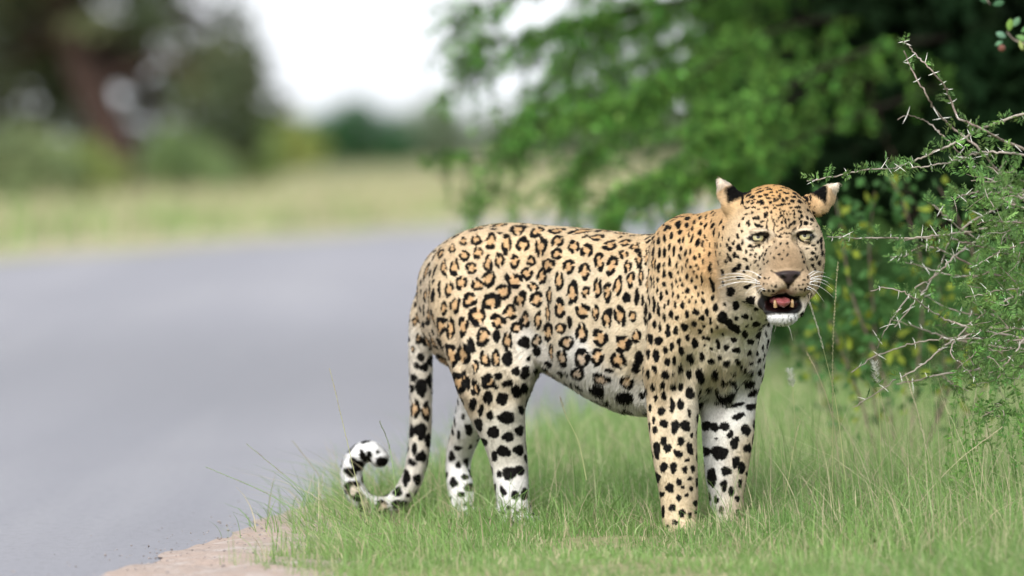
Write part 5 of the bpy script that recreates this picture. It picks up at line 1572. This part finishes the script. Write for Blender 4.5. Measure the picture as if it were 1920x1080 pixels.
# side twiglets carrying most of the feathery leaves, dense towards the right edge
bag = Bag()
for _ in range(105):
    px = 1920 - abs(r.normal()) * 75 + 25; py = r.uniform(300, 800)
    if px < 1700 or px > 1965: continue
    if py > 690 and px < 1790: continue
    dd = r.uniform(14.55, 15.35)
    c = at(px, py, dd)
    dirn = unit(np.array((-1, 0, 0)) * r.uniform(-.2, 1) + r.normal(size=3) * .55)
    S_ = [c]
    for e in range(5):
        S_.append(S_[-1] + dirn * r.uniform(.008, .016)); dirn = unit(dirn + r.normal(size=3) * .22)
    S_ = np.array(S_)
    V, F = tube(S_ - TB, np.linspace(.0012, .0006, 6), 4); bag.add(V, F)
    for e in range(1, 6, 2):
        for _k in range(2):
            FRB.append(S_[e]); FRD.append(unit(r.normal(size=3) + dirn * .5 + np.array((0, 0, .15)))); FRL.append(r.uniform(.020, .040))
tw = bag.build('twiglets', twig_mat, thorn_bush); tw['kind'] = 'stuff'
FRB, FRD, FRL = np.array(FRB), np.array(FRD), np.array(FRL)
# twice-feathered leaves: a stalk with pinnae, each pinna lined with tiny leaflets
n = len(FRB)
side = nrm(np.cross(FRD, r.normal(size=(n, 3))))
pb, pd, pl = [], [], []
for k in range(6):
    t = (k + .7) / 6
    c = FRB + FRD * (FRL * t)[:, None]
    for s_ in (-1, 1):
        pb.append(c); pd.append(nrm(side * s_ + FRD * .6 + r.normal(size=(n, 3)) * .15)); pl.append(FRL * .52 * (1 - .25 * t))
pb, pd, pl = np.concatenate(pb), np.concatenate(pd), np.concatenate(pl)
V, F = rhombs(pb - TB, pd, pl * .95, pl * .16, 511)
col = np.tile(tinted((.105, .195, .055), n, 512, .32, .08), (12, 1))
lv = mesh_from('leaves', V, F, foliage_mat, False, np.repeat(col, 4, axis=0), thorn_bush)
lv['kind'] = 'stuff'
print('thorn fronds', n, len(F))

# ---- low leafy plant at the right edge
root = empty('leafy_plant', tuple(gpt(1880, 14.7)))
PO = gpt(1880, 14.7)
for k in range(20):
    px = r.uniform(1800, 1960); py = r.uniform(680, 830); dd = r.uniform(14.5, 15.1)
    tip = at(px, py, dd); b = gpt(1880 + (px - 1880) * .9 + r.normal() * 25, dd)
    S_ = spline(np.array([b, b * .5 + tip * .5 + r.normal(size=3) * .03, tip]), 8)
    V, F = tube(S_ - PO, np.linspace(.0016, .0006, len(S_)), 5)
    st_ = mesh_from('stem', V, F, stem_mat, True, np.tile(np.array((.12, .20, .06)), (len(V), 1)), root)
    nb = 52
    tt = r.uniform(.12, 1.0, nb)
    P = np.array([[np.interp(u, np.linspace(0, 1, len(S_)), S_[:, i]) for i in range(3)] for u in tt])
    D = nrm(r.normal(size=(nb, 3)) + np.array((0, 0, .4)))
    V, F = rhombs(P - PO, D, r.uniform(.010, .020, nb), .0024, 600 + k)
    lf = mesh_from('leaves', V, F, foliage_mat, False, np.repeat(tinted((.11, .25, .05), nb, 700 + k, .2, .08), 4, axis=0), st_)
tag(root, 'bright green low plant with narrow leaves beneath the thorn bush at the right edge', 'plant')

# ---- sprig with a small red fruit in the upper right corner
root = empty('leafy_sprig', tuple(at(1960, 60, 16.0)))
SO = at(1960, 60, 16.0)
P = spline(np.array([at(2010, 60, 16.0), at(1945, 84, 16.0), at(1905, 76, 16.0), at(1888, 60, 16.0)]), 6)
V, F = tube(P - SO, np.linspace(.0026, .0010, len(P)), 6)
mesh_from('twig', V, F, twig_mat, True, None, root)
for (px, py, dx, dz, L, c) in ((1886, 70, -.6, .35, .030, (.16, .30, .20)), (1892, 58, .1, 1, .034, (.20, .34, .08)), (1900, 50, .5, .9, .030, (.15, .28, .16)), (1905, 68, .9, -.2, .028, (.15, .28, .10)),
                               (1912, 76, .3, -.9, .022, (.30, .36, .12)), (1850, 6, -.5, .6, .030, (.05, .12, .06)), (1862, 10, .7, .3, .030, (.06, .14, .07)), (1915, 60, .8, .5, .030, (.12, .26, .10)), (1880, 78, -.8, -.3, .02, (.14, .28, .16))):
    b = at(px, py, 16.0)
    D = unit((dx, -.25, dz)); S1 = unit(np.cross(D, (0.2, -1, .1)))
    g = []
    for k, (t, w) in enumerate(((0, .03), (.25, .20), (.55, .26), (.8, .17), (1, .02))):
        for s_ in (-1, 0, 1):
            g.append(b + D * L * t + S1 * s_ * w * L + np.array((0, -.004, 0)) * (1 - abs(s_)) - np.array((0, 0, 1)) * .12 * L * t * t)
    F = np.array([[k * 3 + s_, k * 3 + s_ + 1, k * 3 + s_ + 4, k * 3 + s_ + 3] for k in range(4) for s_ in (0, 1)])
    mesh_from('leaf', np.array(g) - SO, F, foliage_mat, True, np.tile(np.array(c), (len(g), 1)), root)
fr_mat = material('berry', (.13, .05, .035), rough=.5, spec=.2, noise=[(80, (.18, .09, .06), .7, .4, .65)])
V, F, _ = uv_sphere(at(1878, 90, 16.0), .0085, (0, .2, 1), 14, 10) if 'uv_sphere' in globals() else (None, None, None)
if V is not None: mesh_from('fruit', V - SO, F, fr_mat, True, None, root)
tag(root, 'small leafy sprig with a red fruit in the upper right corner', 'sprig')
P = spline(np.array([at(1840, -40, 16.0), at(1846, -10, 16.0), at(1856, 8, 16.0)]), 5)
V, F = tube(P - SO, np.linspace(.002, .001, len(P)), 6)
mesh_from('twig', V, F, twig_mat, True, None, root)
print('plants', round(time.time() - T0, 1))
